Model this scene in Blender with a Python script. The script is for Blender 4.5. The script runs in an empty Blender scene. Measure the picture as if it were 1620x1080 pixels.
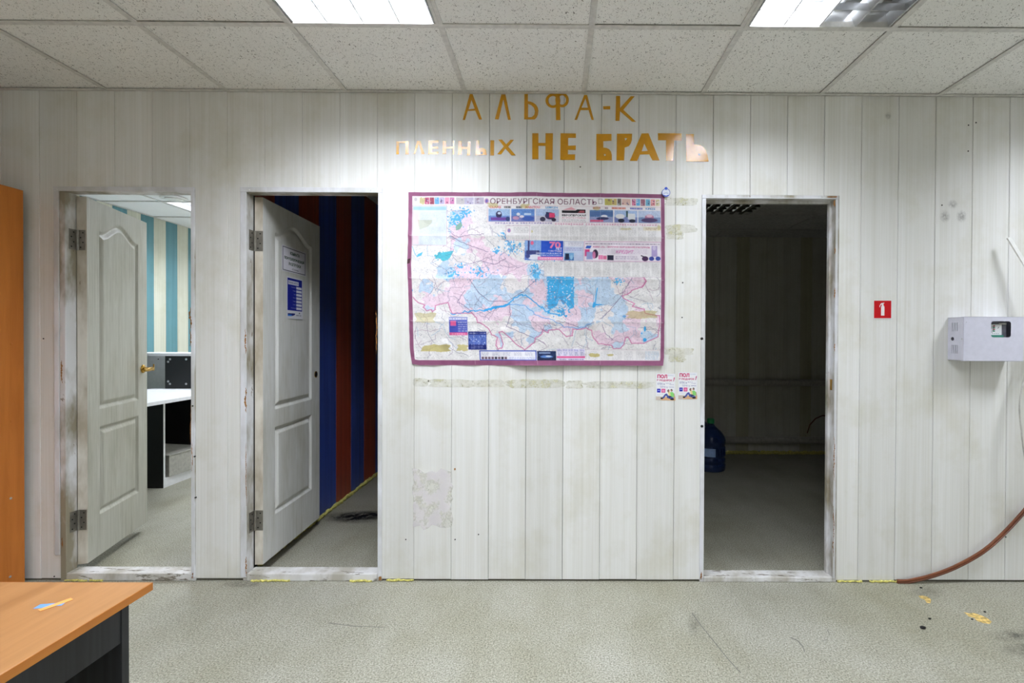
import bpy, bmesh, math, random
import numpy as np
from mathutils import Vector, Matrix
from mathutils.geometry import tessellate_polygon

random.seed(7)
rng = np.random.default_rng(11)
scene = bpy.context.scene
COL = scene.collection
R = math.radians

# ------------------------------------------------------------------ camera
F_PX, CX, PITCH, YAW, ROLL, ZC = 784.0, 881.9, 0.0082, 0.0050, 0.0045, 1.2445
FW = Vector((math.sin(YAW) * math.cos(PITCH), math.cos(YAW) * math.cos(PITCH), -math.sin(PITCH)))
RT0 = Vector((math.cos(YAW), -math.sin(YAW), 0))
UP0 = RT0.cross(FW)
RT = RT0 * math.cos(ROLL) + UP0 * math.sin(ROLL)
UP = -RT0 * math.sin(ROLL) + UP0 * math.cos(ROLL)
cam_d = bpy.data.cameras.new('camera')
cam_d.sensor_fit = 'HORIZONTAL'
cam_d.sensor_width = 36.0
cam_d.lens = F_PX / 1620 * 36.0
cam_d.shift_x = -(CX - 810) / 1620
cam_d.clip_start = 0.02
cam = bpy.data.objects.new('camera', cam_d)
mw = Matrix((RT, UP, -FW)).transposed().to_4x4()
mw.translation = (0, 0, ZC)
cam.matrix_world = mw
COL.objects.link(cam)
scene.camera = cam

# ------------------------------------------------------------------ world and exposure
world = bpy.data.worlds.new('world')
scene.world = world
world.use_nodes = True
world.node_tree.nodes['Background'].inputs[0].default_value = (0.6, 0.65, 0.7, 1)
world.node_tree.nodes['Background'].inputs[1].default_value = 0.0
scene.view_settings.view_transform = 'Standard'
scene.view_settings.look = 'None'
scene.view_settings.gamma = 1
scene.view_settings.use_curve_mapping = False
scene.view_settings.exposure = 0.0

LAMP_W = 31.0            # watts of one lit pair of tubes near the wall
LAMP_W_REAR = 16.5       # the same in the rows over and behind the viewpoint
LAMP_COL = (0.855, 0.905, 1.0)


def ray(px, py):
    return RT * ((px - CX) / F_PX) + UP * ((540 - py) / F_PX) + FW


def at_y(px, py, Y):
    d = ray(px, py)
    t = Y / d.y
    return Vector((d.x * t, Y, ZC + d.z * t))


def at_z(px, py, Z):
    d = ray(px, py)
    t = (Z - ZC) / d.z
    return Vector((d.x * t, d.y * t, Z))


D = 2.52                 # distance of the partition wall
H = 2.478                # ceiling of the main room


def wx(px, py=534):
    return at_y(px, py, D).x


def wz(py, px=881):
    return at_y(px, py, D).z


# ------------------------------------------------------------------ materials
def lin(c):
    return tuple(((v / 255) / 12.92 if v / 255 <= 0.04045 else ((v / 255 + 0.055) / 1.055) ** 2.4) for v in c[:3]) + (1.0,)


class NT:
    def __init__(s, name):
        s.m = bpy.data.materials.new(name)
        s.m.use_nodes = True
        s.t = s.m.node_tree
        s.b = s.t.nodes['Principled BSDF']

    def n(s, typ, **kw):
        nd = s.t.nodes.new(typ)
        for k, v in kw.items():
            setattr(nd, k, v)
        return nd

    def l(s, a, b):
        s.t.links.new(a, b)

    def coords(s, scale, world=True):
        if world:
            src = s.n('ShaderNodeNewGeometry').outputs['Position']
        else:
            src = s.n('ShaderNodeTexCoord').outputs['Object']
        mp = s.n('ShaderNodeMapping')
        mp.inputs['Scale'].default_value = scale
        s.l(src, mp.inputs['Vector'])
        return mp.outputs['Vector']

    def noise(s, scale, detail=3, rough=0.5, dist=0.0, world=True):
        nz = s.n('ShaderNodeTexNoise')
        nz.inputs['Scale'].default_value = 1.0
        nz.inputs['Detail'].default_value = detail
        nz.inputs['Roughness'].default_value = rough
        nz.inputs['Distortion'].default_value = dist
        s.l(s.coords(scale, world), nz.inputs['Vector'])
        return nz.outputs['Fac']

    def ramp(s, fac, stops):
        r = s.n('ShaderNodeValToRGB')
        e = r.color_ramp.elements
        while len(e) < len(stops):
            e.new(0.5)
        for i, (p, c) in enumerate(stops):
            e[i].position = p
            e[i].color = c if len(c) == 4 else lin(c)
        s.l(fac, r.inputs['Fac'])
        return r.outputs['Color']

    def mix(s, fac, a, b, mode='MIX'):
        m = s.n('ShaderNodeMix', data_type='RGBA', blend_type=mode)
        if isinstance(fac, (int, float)):
            m.inputs[0].default_value = fac
        else:
            s.l(fac, m.inputs[0])
        for i, x in ((6, a), (7, b)):
            if isinstance(x, tuple):
                m.inputs[i].default_value = x if len(x) == 4 else lin(x)
            else:
                s.l(x, m.inputs[i])
        return m.outputs[2]

    def out(s, color=None, rough=None, metal=0.0, spec=0.5, bump=None, bstr=0.2, bdist=0.002):
        if color is not None:
            if isinstance(color, tuple):
                s.b.inputs['Base Color'].default_value = color if len(color) == 4 else lin(color)
            else:
                s.l(color, s.b.inputs['Base Color'])
        if rough is not None:
            if isinstance(rough, (int, float)):
                s.b.inputs['Roughness'].default_value = rough
            else:
                s.l(rough, s.b.inputs['Roughness'])
        s.b.inputs['Metallic'].default_value = metal
        s.b.inputs['Specular IOR Level'].default_value = spec
        if bump is not None:
            bp = s.n('ShaderNodeBump')
            bp.inputs['Strength'].default_value = bstr
            bp.inputs['Distance'].default_value = bdist
            s.l(bump, bp.inputs['Height'])
            s.l(bp.outputs['Normal'], s.b.inputs['Normal'])
        return s.m


W1 = (0.0, 0.0, 0.0, 1.0)


def plain(name, rgb, rough=0.5, metal=0.0, spec=0.5, var=0.06, sc=40):
    """a colour with a little mottling"""
    t = NT(name)
    f = t.noise((sc, sc, sc), 3)
    a = tuple(max(0, v * (1 - var)) for v in rgb)
    b = tuple(min(255, v * (1 + var)) for v in rgb)
    return t.out(t.ramp(f, [(0.3, a), (0.7, b)]), rough, metal, spec)


def wood(name, dark, light, axis='z', rough=0.4, fine=60, world=True, spec=0.4):
    t = NT(name)
    sc = {'z': (fine, fine, 2.2), 'y': (fine, 2.2, fine), 'x': (2.2, fine, fine)}[axis]
    f = t.noise(sc, 5, 0.6, 0.6, world)
    g = t.noise(tuple(v * 0.18 for v in sc), 2, 0.5, 1.2, world)
    c1 = t.ramp(f, [(0.3, dark), (0.72, light)])
    c2 = t.ramp(g, [(0.35, dark), (0.65, light)])
    return t.out(t.mix(0.5, c1, c2), rough, 0, spec, f, 0.05)


def panel_mat(name, base, lo, var=0.5, rough=0.5):
    """laminated wall panel: fine vertical streaks, slightly different from one panel to the next"""
    t = NT(name)
    f = t.noise((110, 110, 1.3), 4, 0.6)
    g = t.noise((22, 22, 0.35), 3, 0.5, 0.4)
    c = t.mix(var, t.ramp(g, [(0.3, lo), (0.68, base)]), t.ramp(f, [(0.3, lo), (0.62, base)]))
    rnd = t.n('ShaderNodeObjectInfo').outputs['Random']
    c = t.mix(1.0, c, t.ramp(rnd, [(0, (243, 243, 242)), (1, (255, 255, 255))]), 'MULTIPLY')
    d = t.noise((3.2, 3.2, 2.6), 5, 0.65)
    c = t.mix(1.0, c, t.ramp(d, [(0.25, (240, 238, 228)), (0.5, (255, 255, 255))]), 'MULTIPLY')
    return t.out(c, rough, 0, 0.4, f, 0.06, 0.001)


def painted_wood(name, base=(226, 226, 228), chip=(120, 100, 78), amt=0.62, sc=(28, 28, 9), grime=(150, 142, 122), rough=0.45):
    t = NT(name)
    f = t.noise(sc, 6, 0.7, 0.3)
    g = t.noise((7, 7, 3), 4, 0.6)
    c = t.ramp(g, [(0.38, grime), (0.60, base)])
    k = t.ramp(f, [(amt, (0, 0, 0, 1)), (amt + 0.035, (1, 1, 1, 1))])
    c = t.mix(k, c, chip)
    return t.out(c, rough, 0, 0.4, f, 0.15)


def emit(name, rgb, strength):
    t = NT(name)
    t.out(rgb, 0.4)
    t.b.inputs['Emission Color'].default_value = rgb + (1,) if len(rgb) == 3 else rgb
    t.b.inputs['Emission Strength'].default_value = strength
    return t.m


def printed(name, rough=0.42, spec=0.35):
    t = NT(name)
    a = t.n('ShaderNodeVertexColor', layer_name='print')
    return t.out(a.outputs['Color'], rough, 0, spec)


def tile_mat(name, base, pit, dens=0.68):
    t = NT(name)
    f = t.noise((150, 100, 120), 2.0, 0.5, 1.6)
    g = t.noise((260, 200, 200), 1.0, 0.5, 0.8)
    h = t.noise((1.6, 1.6, 1.6), 3)
    c = t.ramp(h, [(0.3, tuple(v * 0.965 for v in base)), (0.7, base)])
    k = t.ramp(f, [(dens, (0, 0, 0, 1)), (dens + 0.035, (1, 1, 1, 1))])
    k2 = t.ramp(g, [(0.71, (0, 0, 0, 1)), (0.75, (0.7, 0.7, 0.7, 1))])
    c = t.mix(k, c, pit)
    c = t.mix(k2, c, pit)
    return t.out(c, 0.9, 0, 0.1)


def floor_mat():
    t = NT('speckled linoleum')
    f = t.noise((150, 150, 150), 3, 0.7)
    g = t.noise((210, 210, 210), 1, 0.5)
    h = t.noise((1.5, 1.5, 1.5), 5, 0.6)
    h2 = t.noise((6, 1.2, 1), 4, 0.6)
    c = t.ramp(f, [(0.34, (108, 108, 95)), (0.47, (160, 158, 144)), (0.60, (184, 182, 169)), (0.70, (212, 211, 202))])
    k = t.ramp(g, [(0.62, (0, 0, 0, 1)), (0.68, (0.8, 0.8, 0.8, 1))])
    c = t.mix(k, c, (86, 86, 74))
    c = t.mix(1.0, c, t.ramp(h, [(0.3, (228, 226, 214)), (0.62, (255, 255, 255))]), 'MULTIPLY')
    c = t.mix(1.0, c, t.ramp(h2, [(0.25, (238, 237, 232)), (0.55, (255, 255, 255))]), 'MULTIPLY')
    r = t.ramp(h, [(0.3, (0.5, 0.5, 0.5, 1)), (0.7, (0.36, 0.36, 0.36, 1))])
    return t.out(c, r, 0, 0.35)


def smudge_mat(name, rgb, amax=0.6, sc=(40, 40, 40), thr=0.42):
    """dirt rubbed on a surface: fades out towards its rim, broken up by noise"""
    t = NT(name)
    tc = t.n('ShaderNodeTexCoord').outputs['UV']
    mp = t.n('ShaderNodeMapping')
    mp.inputs['Location'].default_value = (-1, -1, 0)
    mp.inputs['Scale'].default_value = (2, 2, 0)
    t.l(tc, mp.inputs['Vector'])
    ln = t.n('ShaderNodeVectorMath', operation='LENGTH')
    t.l(mp.outputs['Vector'], ln.inputs[0])
    fall = t.ramp(ln.outputs['Value'], [(0.15, (1, 1, 1, 1)), (0.98, (0, 0, 0, 1))])
    nz = t.ramp(t.noise(sc, 4, 0.65), [(thr - 0.1, (0, 0, 0, 1)), (thr + 0.2, (amax, amax, amax, 1))])
    a = t.mix(1.0, fall, nz, 'MULTIPLY')
    t.l(a, t.b.inputs['Alpha'])
    return t.out(rgb, 0.8, 0, 0.1)


MAT = {}
MAT['panel'] = panel_mat('cream wall panel', (242, 242, 240), (225, 224, 217))
MAT['panel_blue'] = panel_mat('teal wall panel', (104, 152, 160), (78, 128, 138))
MAT['panel_lit'] = panel_mat('pale wall panel', (222, 222, 205), (190, 192, 172))
MAT['panel_navy'] = panel_mat('navy wall panel', (72, 100, 196), (30, 48, 128), rough=0.35)
MAT['panel_red'] = panel_mat('brick red wall panel', (184, 78, 52), (126, 44, 30), rough=0.35)
MAT['panel_store'] = panel_mat('beige store panel', (226, 224, 214), (206, 203, 192))
MAT['panel_olive'] = panel_mat('olive store panel', (204, 201, 178), (188, 184, 160))
MAT['core'] = plain('wall core board', (92, 88, 76), 0.9)
MAT['plaster'] = plain('plain painted wall', (236, 235, 228), 0.7)
MAT['tile'] = tile_mat('mineral ceiling tile', (248, 247, 243), (84, 78, 68), 0.635)
MAT['tile_smooth'] = plain('smooth ceiling tile', (250, 250, 250), 0.8, var=0.01, sc=6)
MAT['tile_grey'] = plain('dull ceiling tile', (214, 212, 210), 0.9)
MAT['tbar'] = plain('white grid bar', (214, 212, 207), 0.4, spec=0.5)
MAT['void'] = plain('ceiling void', (30, 29, 27), 0.9)
MAT['floor'] = floor_mat()
MAT['frame'] = painted_wood('worn white door frame', amt=0.66)
MAT['threshold'] = painted_wood('scuffed white threshold', (224, 223, 222), (120, 112, 98), 0.58, (9, 50, 50), (180, 176, 164))
MAT['white_trim'] = painted_wood('white trim', (232, 233, 238), (150, 112, 70), 0.71, (30, 30, 14), (205, 205, 204))
MAT['chip'] = wood('bare chipboard', (118, 76, 36), (176, 126, 70), rough=0.9, fine=200)


def door_mat(name, base, lo):
    t = NT(name)
    f = t.noise((90, 90, 3.0), 5, 0.6, 0.8, False)
    g = t.noise((6, 6, 2), 4, 0.6, 0, False)
    c = t.ramp(f, [(0.32, lo), (0.60, base)])
    c = t.mix(1.0, c, t.ramp(g, [(0.28, (226, 223, 214)), (0.55, (255, 255, 255))]), 'MULTIPLY')
    return t.out(c, 0.38, 0, 0.4, f, 0.12, 0.0012)


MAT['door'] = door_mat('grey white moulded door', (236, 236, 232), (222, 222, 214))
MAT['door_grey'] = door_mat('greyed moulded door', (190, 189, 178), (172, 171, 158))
MAT['door_edge'] = painted_wood('grubby door edge', (218, 212, 200), (110, 90, 70), 0.68, (30, 30, 8), (176, 165, 146))
MAT['hinge'] = plain('worn steel hinge', (148, 144, 136), 0.4, 0.8)
MAT['black'] = plain('black plastic', (18, 18, 18), 0.5)
MAT['brass'] = plain('brass', (190, 150, 70), 0.25, 1.0)
MAT['steel'] = plain('zinc screw', (190, 190, 192), 0.35, 0.8)
MAT['tape'] = plain('ochre vinyl tape', (206, 146, 10), 0.16, spec=0.55, var=0.03)
MAT['orange_wood'] = wood('orange brown laminate', (186, 106, 36), (218, 136, 58), 'z', 0.45, 26)
MAT['desk_top'] = wood('alder desk laminate', (146, 100, 58), (186, 138, 90), 'y', 0.35, 34)
MAT['desk_edge'] = wood('alder edge band', (190, 116, 44), (214, 140, 64), 'y', 0.4, 60)
MAT['desk_dark'] = wood('black ash laminate', (20, 21, 23), (44, 46, 50), 'z', 0.45, 120)
MAT['white_lam'] = plain('white laminate', (228, 229, 232), 0.35, var=0.02)
MAT['black_lam'] = plain('black laminate', (24, 24, 27), 0.4)
MAT['dusty'] = plain('dusty grey card', (168, 166, 158), 0.8)
MAT['box_metal'] = plain('pale lilac enamel', (214, 214, 228), 0.35, spec=0.5, var=0.015)
MAT['box_in'] = plain('dark box interior', (150, 150, 166), 0.6)
MAT['pcb'] = plain('green circuit board', (60, 140, 120), 0.5)
MAT['white_pl'] = plain('white plastic', (234, 234, 230), 0.35, var=0.02)
MAT['brown_pl'] = wood('brown plastic strip', (96, 52, 32), (132, 78, 50), 'x', 0.35, 60)
MAT['red_pl'] = plain('red lamp plastic', (170, 30, 30), 0.4)
MAT['foam'] = plain('yellow mounting foam', (206, 198, 112), 0.95, var=0.2, sc=120)
MAT['glue'] = None
MAT['bottle'] = plain('blue bottle plastic', (40, 66, 122), 0.12, var=0.03)
MAT['bottle'].node_tree.nodes['Principled BSDF'].inputs['Transmission Weight'].default_value = 0.55
MAT['cap'] = plain('green cap plastic', (18, 128, 66), 0.4)
MAT['bottle_label'] = plain('pale blue label', (150, 180, 225), 0.5)
MAT['pipe'] = plain('grey painted pipe', (188, 184, 176), 0.45)
MAT['crumb'] = plain('black crumb', (26, 24, 24), 0.9)
MAT['print'] = printed('printed paper', 0.62, 0.2)
MAT['print_gloss'] = printed('printed plastic', 0.25, 0.5)
MAT['alu'] = plain('mirror aluminium louvre', (205, 206, 208), 0.3, 0.9, var=0.02)
MAT['alu_mirror'] = plain('bright mirror louvre', (225, 226, 228), 0.14, 1.0, var=0.02)
MAT['alu_dark_reflection'] = plain('louvre with dark reflection', (120, 121, 124), 0.12, 1.0, var=0.02)  # dark reflection in the long blades put into their colour
MAT['reflector'] = plain('white reflector', (210, 211, 212), 0.3, 0.5, var=0.02)
MAT['tube_off'] = plain('unlit tube glass', (225, 228, 232), 0.15)
MAT['tube_on'] = emit('lit tube', (0.95, 0.98, 1.0), 14.0)
MAT['cable_w'] = plain('grey cable sheath', (196, 194, 188), 0.5)
MAT['tape_blue'] = plain('blue tape', (104, 150, 205), 0.5)
MAT['tape_orange'] = plain('orange tape', (245, 160, 84), 0.5)
MAT['stain_yellow'] = smudge_mat('yellow glue stain', (206, 172, 88), 1.0, (60, 60, 60), 0.36)
MAT['stain_dark'] = smudge_mat('dark scuff', (74, 74, 74), 0.5, (26, 26, 26), 0.42)
MAT['stain_faint'] = smudge_mat('faint scuff', (92, 92, 88), 0.32, (26, 26, 26), 0.42)
MAT['stain_wall'] = smudge_mat('hand smudge', (100, 98, 88), 0.5, (90, 90, 90), 0.40)
MAT['stain_black'] = smudge_mat('black spill', (22, 22, 28), 1.0, (22, 22, 22), 0.36)


def glue_mat():
    t = NT('old tape residue')
    f = t.noise((26, 26, 30), 6, 0.7)
    k = t.ramp(f, [(0.36, (0.12, 0.12, 0.12, 1)), (0.68, (0.5, 0.5, 0.5, 1))])
    t.l(k, t.b.inputs['Alpha'])
    return t.out(t.ramp(f, [(0.4, (214, 212, 196)), (0.62, (212, 208, 162))]), 0.7, 0, 0.2)


MAT['glue'] = glue_mat()


def peel_mat():
    t = NT('torn paper remains')
    f = t.noise((15, 15, 12), 6, 0.65)
    k = t.ramp(f, [(0.36, (0.15, 0.15, 0.15, 1)), (0.5, (0.6, 0.6, 0.6, 1))])
    t.l(k, t.b.inputs['Alpha'])
    return t.out(t.ramp(f, [(0.4, (226, 224, 204)), (0.5, (246, 241, 243)), (0.75, (242, 235, 242))]), 0.8, 0, 0.1)


MAT['peel'] = peel_mat()
MAT['scratch'] = plain('grey scratch', (112, 112, 106), 0.8)
MAT['glue_yellow'] = plain('dried yellow glue', (196, 168, 100), 0.8, var=0.25, sc=70)

# ------------------------------------------------------------------ mesh helpers
ORG = {}


def tag(o, label=None, cat=None, group=None, kind=None):
    if label:
        o['label'] = label
    if cat:
        o['category'] = cat
    if group:
        o['group'] = group
    if kind:
        o['kind'] = kind
    return o


def thing(name, loc=(0, 0, 0), label=None, cat=None, group=None, kind=None, rz=0.0):
    o = bpy.data.objects.new(name, None)
    o.empty_display_size = 0.05
    o.location = loc
    o.rotation_euler = (0, 0, rz)
    COL.objects.link(o)
    ORG[o.name] = Vector(loc) if rz == 0 else Vector((0, 0, 0))
    return tag(o, label, cat, group, kind)


class MB:
    def __init__(s):
        s.v, s.f, s.uv = [], [], None

    def add(s, vs, fs):
        b = len(s.v)
        s.v += [tuple(p) for p in vs]
        s.f += [tuple(i + b for i in f) for f in fs]
        return s

    def box(s, x0, x1, y0, y1, z0, z1):
        x0, x1 = min(x0, x1), max(x0, x1)
        y0, y1 = min(y0, y1), max(y0, y1)
        z0, z1 = min(z0, z1), max(z0, z1)
        return s.add([(x0, y0, z0), (x1, y0, z0), (x1, y1, z0), (x0, y1, z0), (x0, y0, z1), (x1, y0, z1), (x1, y1, z1), (x0, y1, z1)],
                     [(0, 3, 2, 1), (4, 5, 6, 7), (0, 1, 5, 4), (1, 2, 6, 5), (2, 3, 7, 6), (3, 0, 4, 7)])

    def hexa(s, bot, top):
        """box from four bottom and four top corners"""
        return s.add(list(bot) + list(top), [(0, 3, 2, 1), (4, 5, 6, 7), (0, 1, 5, 4), (1, 2, 6, 5), (2, 3, 7, 6), (3, 0, 4, 7)])

    def prism(s, loops, fn, w0, w1):
        """2D polygon (outer loop, then holes) extruded from w0 to w1; fn(u, v, w) -> point"""
        loops = [list(l) for l in loops]
        flat = [p for l in loops for p in l]
        tris = tessellate_polygon([[Vector((p[0], p[1], 0)) for p in l] for l in loops])
        n = len(flat)
        vs = [fn(p[0], p[1], w0) for p in flat] + [fn(p[0], p[1], w1) for p in flat]
        fs = [tuple(t) for t in tris] + [tuple(i + n for i in reversed(t)) for t in tris]
        b = 0
        for l in loops:
            k = len(l)
            for i in range(k):
                j = (i + 1) % k
                fs.append((b + i, b + j, b + j + n, b + i + n))
            b += k
        return s.add(vs, fs)

    def tube(s, pts, r, n=10, caps=True, flat=None):
        pts = [Vector(p) for p in pts]
        rs = r if isinstance(r, (list, tuple)) else [r] * len(pts)
        vs, fs = [], []
        ref = None
        for i, p in enumerate(pts):
            d = (pts[min(i + 1, len(pts) - 1)] - pts[max(i - 1, 0)]).normalized()
            if ref is None:
                ref = Vector((0, 1, 0)) if abs(d.y) < 0.9 else Vector((1, 0, 0))
            a = (ref - d * ref.dot(d)).normalized()
            ref = a
            b = d.cross(a)
            for k in range(n):
                t = 2 * math.pi * k / n
                ka, kb = (flat if flat else (1, 1))
                vs.append(p + a * (math.cos(t) * rs[i] * ka) + b * (math.sin(t) * rs[i] * kb))
        for i in range(len(pts) - 1):
            for k in range(n):
                j = (k + 1) % n
                fs.append((i * n + k, i * n + j, (i + 1) * n + j, (i + 1) * n + k))
        if caps:
            fs.append(tuple(reversed(range(n))))
            fs.append(tuple((len(pts) - 1) * n + k for k in range(n)))
        return s.add(vs, fs)

    def lathe(s, prof, c=(0, 0, 0), n=24, axis='z'):
        vs, fs = [], []
        for (r, h) in prof:
            for k in range(n):
                t = 2 * math.pi * k / n
                a, b = r * math.cos(t), r * math.sin(t)
                q = {'z': (a, b, h), 'y': (a, h, -b), 'x': (h, a, b)}[axis]
                vs.append((q[0] + c[0], q[1] + c[1], q[2] + c[2]))
        for i in range(len(prof) - 1):
            for k in range(n):
                j = (k + 1) % n
                fs.append((i * n + k, i * n + j, (i + 1) * n + j, (i + 1) * n + k))
        fs.append(tuple(reversed(range(n))))
        fs.append(tuple((len(prof) - 1) * n + k for k in range(n)))
        return s.add(vs, fs)

    def mesh(s, name, org=Vector((0, 0, 0)), smooth=False):
        me = bpy.data.meshes.new(name)
        me.from_pydata([(p[0] - org[0], p[1] - org[1], p[2] - org[2]) for p in s.v], [], s.f)
        bm = bmesh.new()
        bm.from_mesh(me)
        bmesh.ops.recalc_face_normals(bm, faces=bm.faces)
        bm.to_mesh(me)
        bm.free()
        if smooth:
            me.polygons.foreach_set('use_smooth', [True] * len(me.polygons))
        return me

    def build(s, name, mat, parent=None, smooth=False, bevel=0.0, seg=2, org=None, label=None):
        if org is None:
            org = ORG[parent.name] if parent else Vector((0, 0, 0))
        me = s.mesh(name, org, smooth)
        o = bpy.data.objects.new(name, me)
        me.materials.append(MAT[mat] if isinstance(mat, str) else mat)
        COL.objects.link(o)
        if parent:
            o.parent = parent
            ORG[o.name] = org
        else:
            o.location = org
            ORG[o.name] = org
        if smooth:
            md = o.modifiers.new('edge', 'EDGE_SPLIT')
            md.split_angle = R(40)
        if bevel:
            md = o.modifiers.new('bevel', 'BEVEL')
            md.width = bevel
            md.segments = seg
            md.limit_method = 'ANGLE'
            md.angle_limit = R(50)
        if label:
            o['label'] = label
        return o


def linked(src, name, parent, loc):
    """another object on the same mesh data"""
    o = bpy.data.objects.new(name, src.data)
    COL.objects.link(o)
    o.parent = parent
    o.location = loc
    return o


def inset(poly, d):
    """move every edge of a counter-clockwise axis-aligned polygon inwards"""
    out = []
    n = len(poly)
    for i in range(n):
        p, a, b = Vector(poly[i]), Vector(poly[i - 1]), Vector(poly[(i + 1) % n])
        e1, e2 = (p - a).normalized(), (b - p).normalized()
        n1, n2 = Vector((-e1.y, e1.x)), Vector((-e2.y, e2.x))
        out.append(tuple(p + (n1 + n2) * (d / max(0.5, 1 + n1.dot(n2)))))
    return out


def chamfer_panel(poly, fn, ch, th):
    """polygon slab, front edges chamfered; fn(u, v, depth) -> point"""
    m = MB()
    n = len(poly)
    front = inset(poly, ch)
    tris = tessellate_polygon([[Vector((p[0], p[1], 0)) for p in front]])
    vs = [fn(p[0], p[1], 0) for p in front] + [fn(p[0], p[1], ch) for p in poly] + [fn(p[0], p[1], th) for p in poly]
    fs = [tuple(t) for t in tris]
    for a in (0, n):
        for i in range(n):
            j = (i + 1) % n
            fs.append((a + i, a + j, a + j + n, a + i + n))
    fs += [tuple(2 * n + k for k in reversed(t)) for t in tris]
    return m.add(vs, fs)


def decal(name, quad, mat, parent, uv=True, org=None):
    """a thin flat mark lying on a surface"""
    org = org if org is not None else (ORG[parent.name] if parent else Vector((0, 0, 0)))
    me = bpy.data.meshes.new(name)
    me.from_pydata([tuple(Vector(p) - org) for p in quad], [], [(0, 1, 2, 3)])
    l = me.uv_layers.new(name='UVMap')
    for i, c in enumerate(((0, 0), (1, 0), (1, 1), (0, 1))):
        l.data[i].uv = c
    me.materials.append(MAT[mat])
    o = bpy.data.objects.new(name, me)
    COL.objects.link(o)
    o.parent = parent
    return o


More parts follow.
